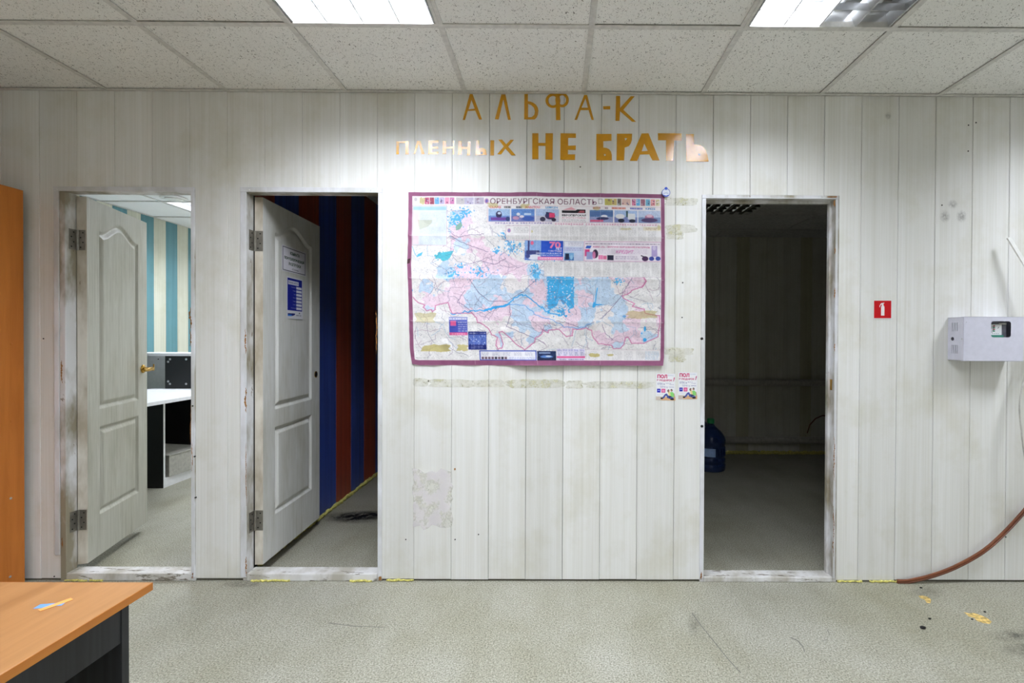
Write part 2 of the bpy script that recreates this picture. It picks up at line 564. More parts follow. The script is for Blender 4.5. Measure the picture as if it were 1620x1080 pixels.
# ------------------------------------------------------------------ print rasteriser (flat print on paper)
class Print:
    """colours of a printed sheet, in the sheet's own units, kept on the points of its mesh"""

    def __init__(s, x0, y0, x1, y1, res, bg):
        s.x0, s.y0, s.res = x0, y0, res
        s.w, s.h = int(round((x1 - x0) * res)) + 1, int(round((y1 - y0) * res)) + 1
        s.im = np.ones((s.h, s.w, 3)) * np.array(bg) / 255
        s.X, s.Y = np.meshgrid(x0 + np.arange(s.w) / res, y0 + np.arange(s.h) / res)

    def win(s, a, b, c, d):
        i0 = max(0, int((a - s.x0) * s.res) - 1)
        i1 = min(s.w, int((c - s.x0) * s.res) + 3)
        j0 = max(0, int((b - s.y0) * s.res) - 1)
        j1 = min(s.h, int((d - s.y0) * s.res) + 3)
        return slice(j0, j1), slice(i0, i1)

    def put(s, sl, mask, col, a=1.0):
        m = (np.clip(mask, 0, 1) * a)[..., None]
        s.im[sl] = s.im[sl] * (1 - m) + np.array(col) / 255 * m

    def rect(s, a, b, c, d, col, al=1.0):
        sl = s.win(a, b, c, d)
        X, Y = s.X[sl], s.Y[sl]
        h = 0.5 / s.res
        m = np.clip((X - a + h) * s.res, 0, 1) * np.clip((c - X + h) * s.res, 0, 1) * np.clip((Y - b + h) * s.res, 0, 1) * np.clip((d - Y + h) * s.res, 0, 1)
        s.put(sl, m, col, al)

    def frame(s, a, b, c, d, t, col, al=1.0):
        s.rect(a, b, c, b + t, col, al)
        s.rect(a, d - t, c, d, col, al)
        s.rect(a, b, a + t, d, col, al)
        s.rect(c - t, b, c, d, col, al)

    def inside(s, poly, sl):
        X, Y = s.X[sl], s.Y[sl]
        r = np.zeros(X.shape, bool)
        n = len(poly)
        for i in range(n):
            xa, ya = poly[i]
            xb, yb = poly[(i + 1) % n]
            if ya == yb:
                continue
            c = ((ya > Y) != (yb > Y)) & (X < (xb - xa) * (Y - ya) / (yb - ya) + xa)
            r ^= c
        return r

    def poly(s, pts, col, al=1.0):
        xs, ys = [p[0] for p in pts], [p[1] for p in pts]
        sl = s.win(min(xs), min(ys), max(xs), max(ys))
        s.put(sl, s.inside(pts, sl).astype(float), col, al)

    def ell(s, cx, cy, rx, ry, col, al=1.0):
        sl = s.win(cx - rx, cy - ry, cx + rx, cy + ry)
        q = np.sqrt(((s.X[sl] - cx) / rx) ** 2 + ((s.Y[sl] - cy) / ry) ** 2)
        s.put(sl, np.clip((1 - q) * min(rx, ry) * s.res + 0.5, 0, 1), col, al)

    def line(s, pts, wd, col, al=1.0):
        for (xa, ya), (xb, yb) in zip(pts[:-1], pts[1:]):
            sl = s.win(min(xa, xb) - wd, min(ya, yb) - wd, max(xa, xb) + wd, max(ya, yb) + wd)
            X, Y = s.X[sl], s.Y[sl]
            dx, dy = xb - xa, yb - ya
            L = dx * dx + dy * dy + 1e-9
            t = np.clip(((X - xa) * dx + (Y - ya) * dy) / L, 0, 1)
            dd = np.hypot(X - xa - t * dx, Y - ya - t * dy)
            s.put(sl, np.clip((wd / 2 - dd) * s.res + 0.5, 0, 1), col, al)

    def text(s, txt, a, b, c, d, col, al=1.0, bold=0.0, shear=0.0):
        """text set into the box a,b,c,d (b = top of the capitals, d = baseline)"""
        cu = bpy.data.curves.new('t', 'FONT')
        cu.body = txt
        cu.resolution_u = 3
        cu.offset = bold
        o = bpy.data.objects.new('t', cu)
        COL.objects.link(o)
        dg = bpy.context.evaluated_depsgraph_get()
        me = o.evaluated_get(dg).to_mesh()
        me.calc_loop_triangles()
        V = np.array([v.co[:2] for v in me.vertices])
        T = [tuple(t.vertices) for t in me.loop_triangles]
        if len(V):
            mn, mx = V.min(0), V.max(0)
            mn[1], mx[1] = min(mn[1], 0), max(mx[1], 0.1)
            U = (V - mn) / (mx - mn)
            px = a + U[:, 0] * (c - a)
            py = d - U[:, 1] * (d - b)
            px = px + (d - py) * shear
            SS = 2
            sl = s.win(min(a, px.min()), b, max(c, px.max()), d)
            shp = s.X[sl].shape
            if shp[0] and shp[1]:
                acc = np.zeros(shp)
                for ox in ((np.arange(SS) + 0.5) / SS - 0.5) / s.res:
                    for oy in ((np.arange(SS) + 0.5) / SS - 0.5) / s.res:
                        cov = np.zeros(shp, bool)
                        X, Y = s.X[sl] + ox, s.Y[sl] + oy
                        gx0, gy0 = X[0, 0], Y[0, 0]
                        for (i, j, k) in T:
                            x3, y3 = (px[i], px[j], px[k]), (py[i], py[j], py[k])
                            i0 = max(0, int((min(x3) - gx0) * s.res))
                            i1 = min(shp[1], int((max(x3) - gx0) * s.res) + 2)
                            j0 = max(0, int((min(y3) - gy0) * s.res))
                            j1 = min(shp[0], int((max(y3) - gy0) * s.res) + 2)
                            if i1 <= i0 or j1 <= j0:
                                continue
                            xx, yy = X[j0:j1, i0:i1], Y[j0:j1, i0:i1]
                            e0 = (x3[1] - x3[0]) * (yy - y3[0]) - (y3[1] - y3[0]) * (xx - x3[0])
                            e1 = (x3[2] - x3[1]) * (yy - y3[1]) - (y3[2] - y3[1]) * (xx - x3[1])
                            e2 = (x3[0] - x3[2]) * (yy - y3[2]) - (y3[0] - y3[2]) * (xx - x3[2])
                            cov[j0:j1, i0:i1] |= ((e0 >= 0) & (e1 >= 0) & (e2 >= 0)) | ((e0 <= 0) & (e1 <= 0) & (e2 <= 0))
                        acc += cov
                s.put(sl, acc / SS ** 2, col, al)
        o.evaluated_get(dg).to_mesh_clear()
        bpy.data.objects.remove(o)
        bpy.data.curves.remove(cu)

    def greek(s, a, b, c, d, n, col, al=0.5):
        """lines of print too small to read"""
        for i in range(n):
            y = b + (d - b) * (i + 0.5) / n
            x = a
            while x < c - 1:
                w = random.uniform(1, 5)
                s.rect(x, y - 0.25 * (d - b) / n, min(c, x + w), y + 0.25 * (d - b) / n, col, al * random.uniform(0.5, 1))
                x += w + random.uniform(0.6, 1.4)

    def photo(s, a, b, c, d, sky, land, things):
        """a small printed picture: sky, land and the shapes on it"""
        s.rect(a, b, c, d, sky)
        hz = b + (d - b) * 0.55
        s.rect(a, hz, c, d, land)
        sl = s.win(a + 1, b + 1, c - 2, d - 2)
        s.im[sl] = np.clip(s.im[sl] + rng.normal(0, 0.05, s.im[sl].shape[:2])[..., None], 0, 1)
        for kind, u, v, ru, rv, col in things:
            if kind == 'e':
                s.ell(a + u * (c - a), b + v * (d - b), ru * (c - a), rv * (d - b), col)
            else:
                s.rect(a + (u - ru) * (c - a), b + (v - rv) * (d - b), a + (u + ru) * (c - a), b + (v + rv) * (d - b), col)

    def sheet(s, name, fn, parent=None, mat='print', org=Vector((0, 0, 0))):
        """mesh grid whose points carry the print; fn(x, y arrays) -> points (n, 3)"""
        P = fn(s.X.ravel(), s.Y.ravel()) - np.array(org)
        me = bpy.data.meshes.new(name)
        n = s.w * s.h
        me.vertices.add(n)
        me.vertices.foreach_set('co', P.astype(np.float32).ravel())
        idx = np.arange(n).reshape(s.h, s.w)
        q = np.stack([idx[:-1, :-1], idx[1:, :-1], idx[1:, 1:], idx[:-1, 1:]], -1).reshape(-1, 4)
        me.loops.add(q.size)
        me.loops.foreach_set('vertex_index', q.ravel().astype(np.int32))
        me.polygons.add(len(q))
        me.polygons.foreach_set('loop_start', np.arange(0, q.size, 4, dtype=np.int32))
        me.polygons.foreach_set('use_smooth', np.ones(len(q), bool))
        me.update(calc_edges=True)
        at = me.color_attributes.new('print', 'FLOAT_COLOR', 'POINT')
        c = np.clip(s.im, 0, 1).reshape(-1, 3)
        c = np.where(c <= 0.04045, c / 12.92, ((c + 0.055) / 1.055) ** 2.4)
        at.data.foreach_set('color', np.concatenate([c, np.ones((n, 1))], 1).astype(np.float32).ravel())
        me.materials.append(MAT[mat])
        o = bpy.data.objects.new(name, me)
        COL.objects.link(o)
        if parent:
            o.parent = parent
        else:
            o.location = org
        return o


# ------------------------------------------------------------------ setting: floor, walls, ceilings
XL, XR, YB = -3.6, 3.6, -3.6         # side walls and the wall behind the viewpoint
YP = D + 0.055                       # back of the partition
XO = -4.2                            # left wall of the lit office
XC = -1.60                           # left wall of the striped corridor room
YS = at_z(1210, 718, 0).y            # back wall of the dark store room
HS = at_y(1210, 375, YS).z           # its ceiling
HC = 2.43                            # corridor room ceiling

fl = MB().box(-4.4, 3.9, YB - 0.1, 8.2, -0.06, 0).build('floor', 'floor')
tag(fl, 'grey olive speckled linoleum floor running through all the rooms', 'floor', kind='structure')


def wall_box(name, label, *b, mat='plaster'):
    o = MB().box(*b).build(name, mat)
    return tag(o, label, 'wall', kind='structure')


wall_box('wall_left', 'plain painted side wall beyond the brown cabinet', XL - 0.08, XL, YB, D + 0.008, 0, H + 0.12)
wall_box('wall_right', 'plain painted side wall to the right of the alarm box', XR, XR + 0.08, YB, D + 0.008, 0, H + 0.12)
wall_box('wall_front', 'plain painted wall behind the viewpoint', XL, XR, YB - 0.08, YB, 0, H + 0.12)

DOOR = [(wx(105, 600), wx(303, 600), wz(303.5, 200)),
        (wx(391, 600), wx(598, 600), wz(305, 500)),
        (wx(1115, 600), wx(1319, 600), wz(315, 1210))]
LIN = 0.02                           # thickness of the door lining
CUT = [(a - LIN, b + LIN, z + LIN) for a, b, z in DOOR]

m = MB()
xs = [XL - 0.6] + [v for c in CUT for v in c[:2]] + [XR]
for i in range(0, len(xs), 2):
    m.box(xs[i], xs[i + 1], D + 0.008, YP - 0.003, 0, H + 0.12)
for a, b, z in CUT:
    m.box(a, b, D + 0.008, YP - 0.003, z, H + 0.12)
wall = m.build('wall_back', 'core')
tag(wall, 'cream panelled partition wall with three doorways facing the viewpoint', 'wall', kind='structure')

PITCH_X, X0 = 0.1891, -2.605
k = -6
while X0 + k * PITCH_X < XR - 0.01:
    a, b = X0 + k * PITCH_X, X0 + (k + 1) * PITCH_X
    k += 1
    if b < XL + 0.02:
        continue
    a, b = max(a, XL), min(b, XR)
    g = 0.0004 if a < -0.7 else 0.0009
    a, b = a + g, b - g
    zb, zt = 0.008 + random.uniform(0, 0.004), H + 0.02
    poly = [(a, zb), (b, zb), (b, zt), (a, zt)]
    for c0, c1, cz in CUT:
        if b <= c0 or a >= c1:
            continue
        if a >= c0 and b <= c1:
            poly = [(a, cz), (b, cz), (b, zt), (a, zt)]
        elif a < c0:
            poly = [(a, zb), (c0, zb), (c0, cz), (b, cz), (b, zt), (a, zt)]
        else:
            poly = [(a, cz), (c1, cz), (c1, zb), (b, zb), (b, zt), (a, zt)]
    off = random.uniform(-0.0006, 0.0006)
    chamfer_panel(poly, lambda u, v, w: (u, D + off + w, v), 0.0016, 0.008).build('wall_panel', 'panel', wall)


def grid_ceiling(name, label, x0, x1, y0, y1, z, gx, gy, tmat, skip, slab_mat='void', bar='tbar', bw=0.024, lift=0.003, edge=True):
    """suspended ceiling: dark void above, one object per tile, one per grid bar"""
    c = MB().box(x0, x1, y0, y1, z + 0.13, z + 0.16).build(name, slab_mat)
    tag(c, label, 'ceiling', kind='structure')
    lx = [v for v in [gx + 0.6 * i for i in range(-20, 21)] if x0 + 0.03 < v < x1 - 0.03]
    ly = [v for v in [gy + 0.6 * i for i in range(-20, 21)] if y0 + 0.03 < v < y1 - 0.03]
    full = None
    ex, ey = [x0] + lx + [x1], [y0] + ly + [y1]
    for i in range(len(ex) - 1):
        for j in range(len(ey) - 1):
            cx, cy = (ex[i] + ex[i + 1]) / 2, (ey[j] + ey[j + 1]) / 2
            if any(abs(cx - s[0]) < 0.05 and abs(cy - s[1]) < 0.05 for s in skip):
                continue
            w, h = ex[i + 1] - ex[i], ey[j + 1] - ey[j]
            dz = random.uniform(0, lift)
            e = bw / 2 - 0.0028
            cx, cy = cx + random.uniform(-0.004, 0.004), cy + random.uniform(-0.004, 0.004)
            if abs(w - 0.6) < 1e-3 and abs(h - 0.6) < 1e-3:
                if full is None:
                    full = MB().box(-0.3 + e, 0.3 - e, -0.3 + e, 0.3 - e, 0.0035, 0.018).build('ceiling_tile', tmat, c, org=Vector((0, 0, 0)))
                    full.location = (cx, cy, z + dz)
                else:
                    linked(full, 'ceiling_tile', c, (cx, cy, z + dz))
            else:
                o = MB().box(-w / 2 + e, w / 2 - e, -h / 2 + e, h / 2 - e, 0.0035, 0.018).build('ceiling_tile', tmat, c, org=Vector((0, 0, 0)))
                o.location = (cx, cy, z + dz)
    for v in lx:
        MB().box(v - bw / 2, v + bw / 2, y0, y1, z, z + 0.003).box(v - 0.003, v + 0.003, y0, y1, z + 0.003, z + 0.03).build('grid_bar', bar, c)
    for v in ly:
        MB().box(x0, x1, v - bw / 2, v + bw / 2, z - 0.0006, z + 0.0026).box(x0, x1, v - 0.003, v + 0.003, z + 0.0026, z + 0.03).build('grid_bar', bar, c)
    if edge:
        t = 0.02
        MB().box(x0, x1, y1 - t, y1, z - 0.0012, z + 0.002).box(x0, x1, y1 - 0.002, y1, z - 0.0012, z + 0.026).build('edge_angle', bar, c)
        MB().box(x0, x0 + t, y0, y1 - t, z - 0.0012, z + 0.002).build('edge_angle', bar, c)
        MB().box(x1 - t, x1, y0, y1 - t, z - 0.0012, z + 0.002).build('edge_angle', bar, c)
    return c


GX, GY = 0.14, 1.98
LUM = [  # x, y of the centre, which tubes are lit, label
    (-0.76, 1.68, (1, 1, 1, 1), 'fully lit louvred ceiling luminaire above the two white doors'),
    (1.04, 1.68, (1, 1, 0, 0), 'louvred ceiling luminaire with only its left half lit'),
    (2.84, 1.68, (1, 1, 0, 0), 'half lit louvred ceiling luminaire right of the frame near the alarm box'),
    (-0.76, -0.12, (1, 1, 1, 1), 'lit louvred ceiling luminaire overhead left of the viewpoint'),
    (1.04, -0.12, (1, 1, 1, 1), 'lit louvred ceiling luminaire overhead right of the viewpoint'),
    (-2.56, -0.12, (1, 1, 1, 1), 'lit louvred ceiling luminaire above the alder desk side'),
    (-0.76, -1.92, (1, 1, 1, 1), 'lit louvred ceiling luminaire furthest behind the viewpoint on the left'),
    (1.04, -1.92, (1, 1, 1, 1), 'lit louvred ceiling luminaire furthest behind the viewpoint on the right'),
]
grid_ceiling('ceiling', 'suspended ceiling of pitted mineral tiles in a white grid', XL, XR, YB, D, H, GX, GY, 'tile', [l[:2] for l in LUM])


def luminaire(cx, cy, z, lit, label, ncross=5, cells=None, group=None, watts=None):
    """recessed luminaire: rim, tray, four tubes along y, louvre of long reflectors and cross blades"""
    t = thing('ceiling_luminaire', (cx, cy, z), label, 'ceiling light', group)
    q = 0.284
    rim = MB()
    for sx in (-1, 1):
        rim.box(cx + sx * q, cx + sx * (q + 0.012), cy - q - 0.012, cy + q + 0.012, z - 0.002, z + 0.02)
        rim.box(cx - q, cx + q, cy + sx * q, cy + sx * (q + 0.012), z - 0.002, z + 0.02)
    rim.build('rim', 'tbar', t)
    tray = MB().box(cx - q, cx + q, cy - q, cy + q, z + 0.1, z + 0.105)
    for sx in (-1, 1):
        tray.box(cx + sx * q, cx + sx * (q + 0.004), cy - q, cy + q, z + 0.02, z + 0.105)
        tray.box(cx - q, cx + q, cy + sx * q, cy + sx * (q + 0.004), z + 0.02, z + 0.105)
    tray.build('tray', 'reflector', t)
    pw = 2 * q / 4
    for i in range(4):
        x = cx - q + pw * (i + 0.5)
        tb = MB().tube([(x, cy - 0.262, z + 0.078), (x, cy + 0.262, z + 0.078)], 0.013, 12).build('tube', 'tube_on' if lit[i] else 'tube_off', t, smooth=True)
        for sy in (-1, 1):
            MB().box(x - 0.015, x + 0.015, cy + sy * 0.262, cy + sy * 0.282, z + 0.06, z + 0.1).build('tube_holder', 'white_pl', tb)
    if cells is None:
        for i in range(5):
            x = cx - q + pw * i
            wt = 0.022 if 0 < i < 4 else 0.012
            x = x + (0.008 if i == 0 else -0.008 if i == 4 else 0)
            MB().hexa([(x - 0.003, cy - q, z + 0.001), (x + 0.003, cy - q, z + 0.001), (x + 0.003, cy + q, z + 0.001), (x - 0.003, cy + q, z + 0.001)],
                      [(x - wt, cy - q, z + 0.05), (x + wt, cy - q, z + 0.05), (x + wt, cy + q, z + 0.05), (x - wt, cy + q, z + 0.05)]).build('louvre_reflector', 'alu', t)
        for j in range(1, ncross + 1):
            y = cy - q + 2 * q * j / (ncross + 1)
            MB().hexa([(cx - q, y - 0.0015, z + 0.002), (cx + q, y - 0.0015, z + 0.002), (cx + q, y + 0.0015, z + 0.002), (cx - q, y + 0.0015, z + 0.002)],
                      [(cx - q, y - 0.005, z + 0.026), (cx + q, y - 0.005, z + 0.026), (cx + q, y + 0.005, z + 0.026), (cx - q, y + 0.005, z + 0.026)]).build('cross_blade', 'alu', t)
    else:
        for i in range(1, cells):
            o = 2 * q * i / cells
            x, y = cx - q + o, cy - q + o
            MB().hexa([(x - 0.014, cy - q, z), (x + 0.014, cy - q, z), (x + 0.014, cy + q, z), (x - 0.014, cy + q, z)],
                      [(x - 0.002, cy - q, z + 0.045), (x + 0.002, cy - q, z + 0.045), (x + 0.002, cy + q, z + 0.045), (x - 0.002, cy + q, z + 0.045)]).build('louvre_reflector', 'alu_dark_reflection', t)
            MB().hexa([(cx - q, y - 0.001, z + 0.001), (cx + q, y - 0.001, z + 0.001), (cx + q, y + 0.001, z + 0.001), (cx - q, y + 0.001, z + 0.001)],
                      [(cx - q, y - 0.024, z + 0.048), (cx + q, y - 0.024, z + 0.048), (cx + q, y + 0.024, z + 0.048), (cx - q, y + 0.024, z + 0.048)]).build('cross_blade', 'alu_mirror', t)
    # the light of each lit pair of tubes, in the plane of the tubes
    for a in (0, 2):
        if lit[a] or lit[a + 1]:
            ld = bpy.data.lights.new('tube_light', 'AREA')
            ld.shape = 'RECTANGLE'
            ld.size, ld.size_y = 0.26, 0.54
            ld.energy = watts or LAMP_W
            ld.color = LAMP_COL
            ld.spread = R(180)
            lo = bpy.data.objects.new('tube_light', ld)
            COL.objects.link(lo)
            lo.parent = t
            lo.location = (-q + pw * (a + 1), 0, 0.06)
    return t


for lx_, ly_, lit_, lab_ in LUM:
    luminaire(lx_, ly_, H, lit_, lab_, group='main room ceiling luminaires', watts=LAMP_W_REAR if ly_ < 1 else LAMP_W * (1.3 if lx_ > 2 else 1))

# ---- lit office behind the first door
YO = 7.4
XOR = XC - 0.06
wo = tag(MB().box(XO - 0.08, XO - 0.012, YP, YO, 0, H + 0.12).build('wall_office_left', 'core'), 'teal and cream striped panel wall of the lit office', 'wall', kind='structure')
px0 = 2.62
i = 0
edges = [YP]
yv = 5.213 - 0.1615 * 16
while yv < YO:
    if yv > YP + 0.02:
        edges.append(yv)
    yv += 0.1615
edges.append(YO)
for i in range(len(edges) - 1):
    a, b = edges[i], edges[i + 1]
    n_ = round((b - 5.213) / 0.1615)
    chamfer_panel([(a + 0.0006, 0.01), (b - 0.0006, 0.01), (b - 0.0006, H + 0.02), (a + 0.0006, H + 0.02)], lambda u, v, w: (XO - w, u, v), 0.0012, 0.012).build('wall_panel', 'panel_blue' if n_ % 2 == 0 else 'panel_lit', wo)
wall_box('wall_office_back', 'plain end wall of the lit office', XO, XOR, YO, YO + 0.08, 0, H + 0.12)
wall_box('wall_office_right', 'partition between the lit office and the striped room', XC - 0.06, XC - 0.012, YP, YO, 0, H + 0.12)
OLUM = [(-3.34, 4.9), (-3.34, 6.7), (-2.14, 4.3)]
grid_ceiling('ceiling_office', 'smooth white suspended ceiling of the lit office', XO, XOR, YP, YO, H, -3.64, 4.6, 'tile_smooth', OLUM)
luminaire(-3.34, 4.9, H, (1, 1, 1, 1), 'lit luminaire on the office ceiling past the round vent', group='office ceiling luminaires', watts=26)
luminaire(-3.34, 6.7, H, (1, 1, 1, 1), 'lit luminaire at the far end of the office ceiling', group='office ceiling luminaires', watts=26)
luminaire(-2.14, 4.3, H, (1, 1, 1, 1), 'lit luminaire over the middle of the office behind the door', group='office ceiling luminaires', watts=26)

# ---- striped room behind the second door
YC = 6.2
XCR = 0.55
wc = tag(MB().box(XC - 0.012, XC - 0.010, YP, YC, 0, HC + 0.12).build('wall_corridor_left', 'core'), 'navy and brick red striped panel wall of the dim room', 'wall', kind='structure')
yv = 3.37 - 0.265 * 3
n_ = 0
while yv < YC:
    a, b = max(yv, YP), min(yv + 0.265, YC)
    yv += 0.265
    n_ += 1
    if b - a < 0.02:
        continue
    chamfer_panel([(a + 0.001, 0.02), (b - 0.001, 0.02), (b - 0.001, HC + 0.02), (a + 0.001, HC + 0.02)], lambda u, v, w: (XC - w, u, v), 0.0014, 0.010).build('wall_panel', 'panel_navy' if n_ % 2 == 0 else 'panel_red', wc)
wall_box('wall_corridor_back', 'unlit end wall of the striped room', XC, XCR, YC, YC + 0.08, 0, HC + 0.12)
wall_box('wall_corridor_right', 'partition between the striped room and the dark store', XCR, XCR + 0.05, YP, YC, 0, HC + 0.12)
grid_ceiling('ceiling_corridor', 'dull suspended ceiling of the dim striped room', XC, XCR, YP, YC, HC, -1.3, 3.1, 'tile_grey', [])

# ---- dark store room behind the open doorway
XSR = 3.4
ws = tag(MB().box(XCR + 0.05, XSR, YS + 0.010, YS + 0.08, 0, HS + 0.12).build('wall_store_back', 'core'), 'dull beige panelled back wall of the dark store room', 'wall', kind='structure')
pxs = [1113, 1138, 1165, 1185, 1212, 1239, 1266, 1284, 1308]
ex = [XCR + 0.05] + [at_y(p, 560, YS).x - 0.75 for p in pxs[2:6]] + [at_y(p, 560, YS).x for p in pxs] + [at_y(p, 560, YS).x + 1.0 for p in pxs[4:7]] + [XSR]
ex = sorted(set(round(e, 3) for e in ex))
ex = [e for i, e in enumerate(ex) if i == 0 or e - ex[i - 1] > 0.06]
olive = [at_y(1175, 560, YS).x, at_y(1275, 560, YS).x]
for a, b in zip(ex[:-1], ex[1:]):
    mt = 'panel_olive' if any(a < o < b for o in olive) else 'panel_store'
    chamfer_panel([(a + 0.001, 0.03), (b - 0.001, 0.03), (b - 0.001, HS + 0.02), (a + 0.001, HS + 0.02)], lambda u, v, w: (u, YS + w, v), 0.0014, 0.010).build('wall_panel', mt, ws)
wall_box('wall_store_right', 'side wall of the dark store room', XSR, XSR + 0.06, YP, YS + 0.08, 0, HS + 0.12, mat='plaster')
SLUM = (at_z(1187, 340, HS).x - 0.3, at_z(1187, 340, HS).y - 0.3)
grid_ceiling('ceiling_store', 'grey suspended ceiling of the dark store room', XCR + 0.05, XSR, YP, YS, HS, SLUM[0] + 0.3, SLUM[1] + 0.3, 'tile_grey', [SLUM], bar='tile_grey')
luminaire(SLUM[0], SLUM[1], HS, (0, 0, 0, 0), 'unlit luminaire with an egg crate louvre in the dark store', cells=7)

# ------------------------------------------------------------------ doors
YF = D - 0.006                       # face of the architraves


def panel_outlines(w, z0, z1):
    s0, s1 = 0.172 * w, 0.828 * w
    up = [(s0, 0.848), (s1, 0.848), (s1, 1.805)]
    for k_ in range(1, 24):
        u = 1 - k_ / 24
        e = 0.5 - 0.5 * math.cos(2 * math.pi * min(1, max(0, (u - 0.06) / 0.88)))
        up.append((s0 + (s1 - s0) * u, 1.805 + 0.072 * e ** 0.85))
    up.append((s0, 1.805))
    low = [(s0, 0.277), (s1, 0.277), (s1, 0.749), (s0, 0.749)]
    return [up, low]


def door_leaf(parent, hinge, ang, w, z0, z1, mat):
    """moulded leaf: hinge edge at the local origin, width along local x, shown face at local y = -th"""
    th = 0.042
    nx, nz = int(w / 0.0036), int((z1 - z0) / 0.0038)
    S, Z = np.meshgrid(np.linspace(0, w, nx + 1), np.linspace(z0, z1, nz + 1))
    Hh = np.zeros_like(S)
    own = np.zeros(S.shape, int)
    for pi, poly in enumerate(panel_outlines(w, z0, z1)):
        dist = np.full(S.shape, 9.0)
        ins = np.zeros(S.shape, bool)
        for i in range(len(poly)):
            (xa, ya), (xb, yb) = poly[i], poly[(i + 1) % len(poly)]
            L = (xb - xa) ** 2 + (yb - ya) ** 2
            t = np.clip(((S - xa) * (xb - xa) + (Z - ya) * (yb - ya)) / L, 0, 1)
            dist = np.minimum(dist, np.hypot(S - xa - t * (xb - xa), Z - ya - t * (yb - ya)))
            if ya != yb:
                ins ^= ((ya > Z) != (yb > Z)) & (S < (xb - xa) * (Z - ya) / (yb - ya) + xa)
        sd = np.where(ins, dist, -dist)
        prof = np.interp(sd, [0, 0.0035, 0.006, 0.014, 0.018, 0.036, 0.040, 0.05], [0, 0.0045, 0.0055, 0.011, 0.011, 0.0015, 0.0, 0.0])
        Hh = np.where(sd > 0, prof, Hh)
        own = np.where(sd > -0.008, pi + 1, own)
    Y = -th + Hh
    objs = []
    idx = np.arange(S.size).reshape(S.shape)
    fo = np.maximum(np.maximum(own[:-1, :-1], own[1:, :-1]), np.maximum(own[:-1, 1:], own[1:, 1:]))
    P = np.stack([S.ravel(), Y.ravel(), Z.ravel()], 1)
    leaf = None
    for part in range(3):
        jj, ii = np.nonzero(fo == part)
        q = np.stack([idx[jj, ii], idx[jj, ii + 1], idx[jj + 1, ii + 1], idx[jj + 1, ii]], 1)
        used, inv = np.unique(q, return_inverse=True)
        vs = P[used].tolist()
        fs = inv.reshape(-1, 4).tolist()
        mb = MB()
        mb.v, mb.f = [tuple(v) for v in vs], [tuple(f) for f in fs]
        if part == 0:
            b = -th + 0.012
            mb.box(0, w, b, 0, z0, z1)
            for (xa, za), (xb, zb) in (((0, z0), (w, z0)), ((w, z0), (w, z1)), ((w, z1), (0, z1)), ((0, z1), (0, z0))):
                mb.add([(xa, -th, za), (xb, -th, zb), (xb, b, zb), (xa, b, za)], [(0, 1, 2, 3)])
        me = bpy.data.meshes.new('leaf')
        me.from_pydata(mb.v, [], mb.f)
        ns = len(fs)
        me.polygons.foreach_set('use_smooth', [i < ns for i in range(len(me.polygons))])
        me.materials.append(MAT[mat])
        o = bpy.data.objects.new('leaf' if part == 0 else 'door_panel', me)
        COL.objects.link(o)
        if part == 0:
            leaf = o
            o.parent = parent
            o.location = Vector(hinge) - ORG[parent.name]
            o.rotation_euler = (0, 0, ang)
        else:
            o.parent = leaf
    MB().box(-0.0015, 0.0, -th + 0.0005, -0.0005, z0, z1).build('edge_strip', 'door_edge', leaf, org=Vector((0, 0, 0)))
    return leaf


def frame_parts(t, a, b, z, arch, thr=0.042):
    """lining, architraves, threshold; arch = widths of left, top, right architraves"""
    yb = YP
    zt = z
    MB().box(a - LIN, a, D - 0.003, yb, 0, zt).build('jamb', 'frame', t, bevel=0.002)
    MB().box(b, b + LIN, D - 0.003, yb, 0, zt).build('jamb', 'frame', t, bevel=0.002)
    MB().box(a - LIN, b + LIN, D - 0.003, yb, zt, zt + LIN).build('head_jamb', 'frame', t, bevel=0.002)
    # threshold board, slightly proud and tilted
    MB().hexa([(a, D - 0.006, 0), (b, D - 0.006, 0), (b, yb + 0.01, 0), (a, yb + 0.01, 0)],
              [(a, D - 0.004, thr - 0.004), (b, D - 0.004, thr - 0.004), (b, yb + 0.01, thr), (a, yb + 0.01, thr)]).build('threshold', 'threshold', t, bevel=0.004)
    if arch[0]:
        if arch[0] > 0.04:
            MB().box(a - arch[0], a - 0.031, YF, D, 0.13, zt + 0.02).build('architrave', 'white_trim', t, bevel=0.0015)
            MB().box(a - 0.0285, a - 0.001, YF + 0.002, D, 0.0, zt + 0.02).build('architrave', 'frame', t, bevel=0.0015)
        else:
            MB().box(a - arch[0], a - 0.001, YF, D, 0.02, zt + 0.02).build('architrave', 'white_trim', t, bevel=0.0015)
    if arch[2]:
        MB().box(b + 0.001, b + arch[2], YF, D, 0.02, zt + 0.02).build('architrave', 'white_trim', t, bevel=0.0015)
    if arch[1]:
        MB().box(a - arch[0], b + arch[2], YF - 0.002, D, zt + 0.001, zt + arch[1]).build('head_architrave', 'white_trim', t, bevel=0.0015)


def ragged(x0, x1, y0, y1, n=9, j=0.25):
    """a rough outline round a box, for torn and chipped patches"""
    cx, cy = (x0 + x1) / 2, (y0 + y1) / 2
    pts = []
    for i in range(n * 2):
        t = 2 * math.pi * i / (n * 2)
        c, s_ = math.cos(t), math.sin(t)
        k_ = 1 / max(abs(c), abs(s_))
        r = 1 - random.uniform(0, j)
        pts.append((cx + c * k_ * r * (x1 - x0) / 2, cy + s_ * k_ * r * (y1 - y0) / 2))
    return pts


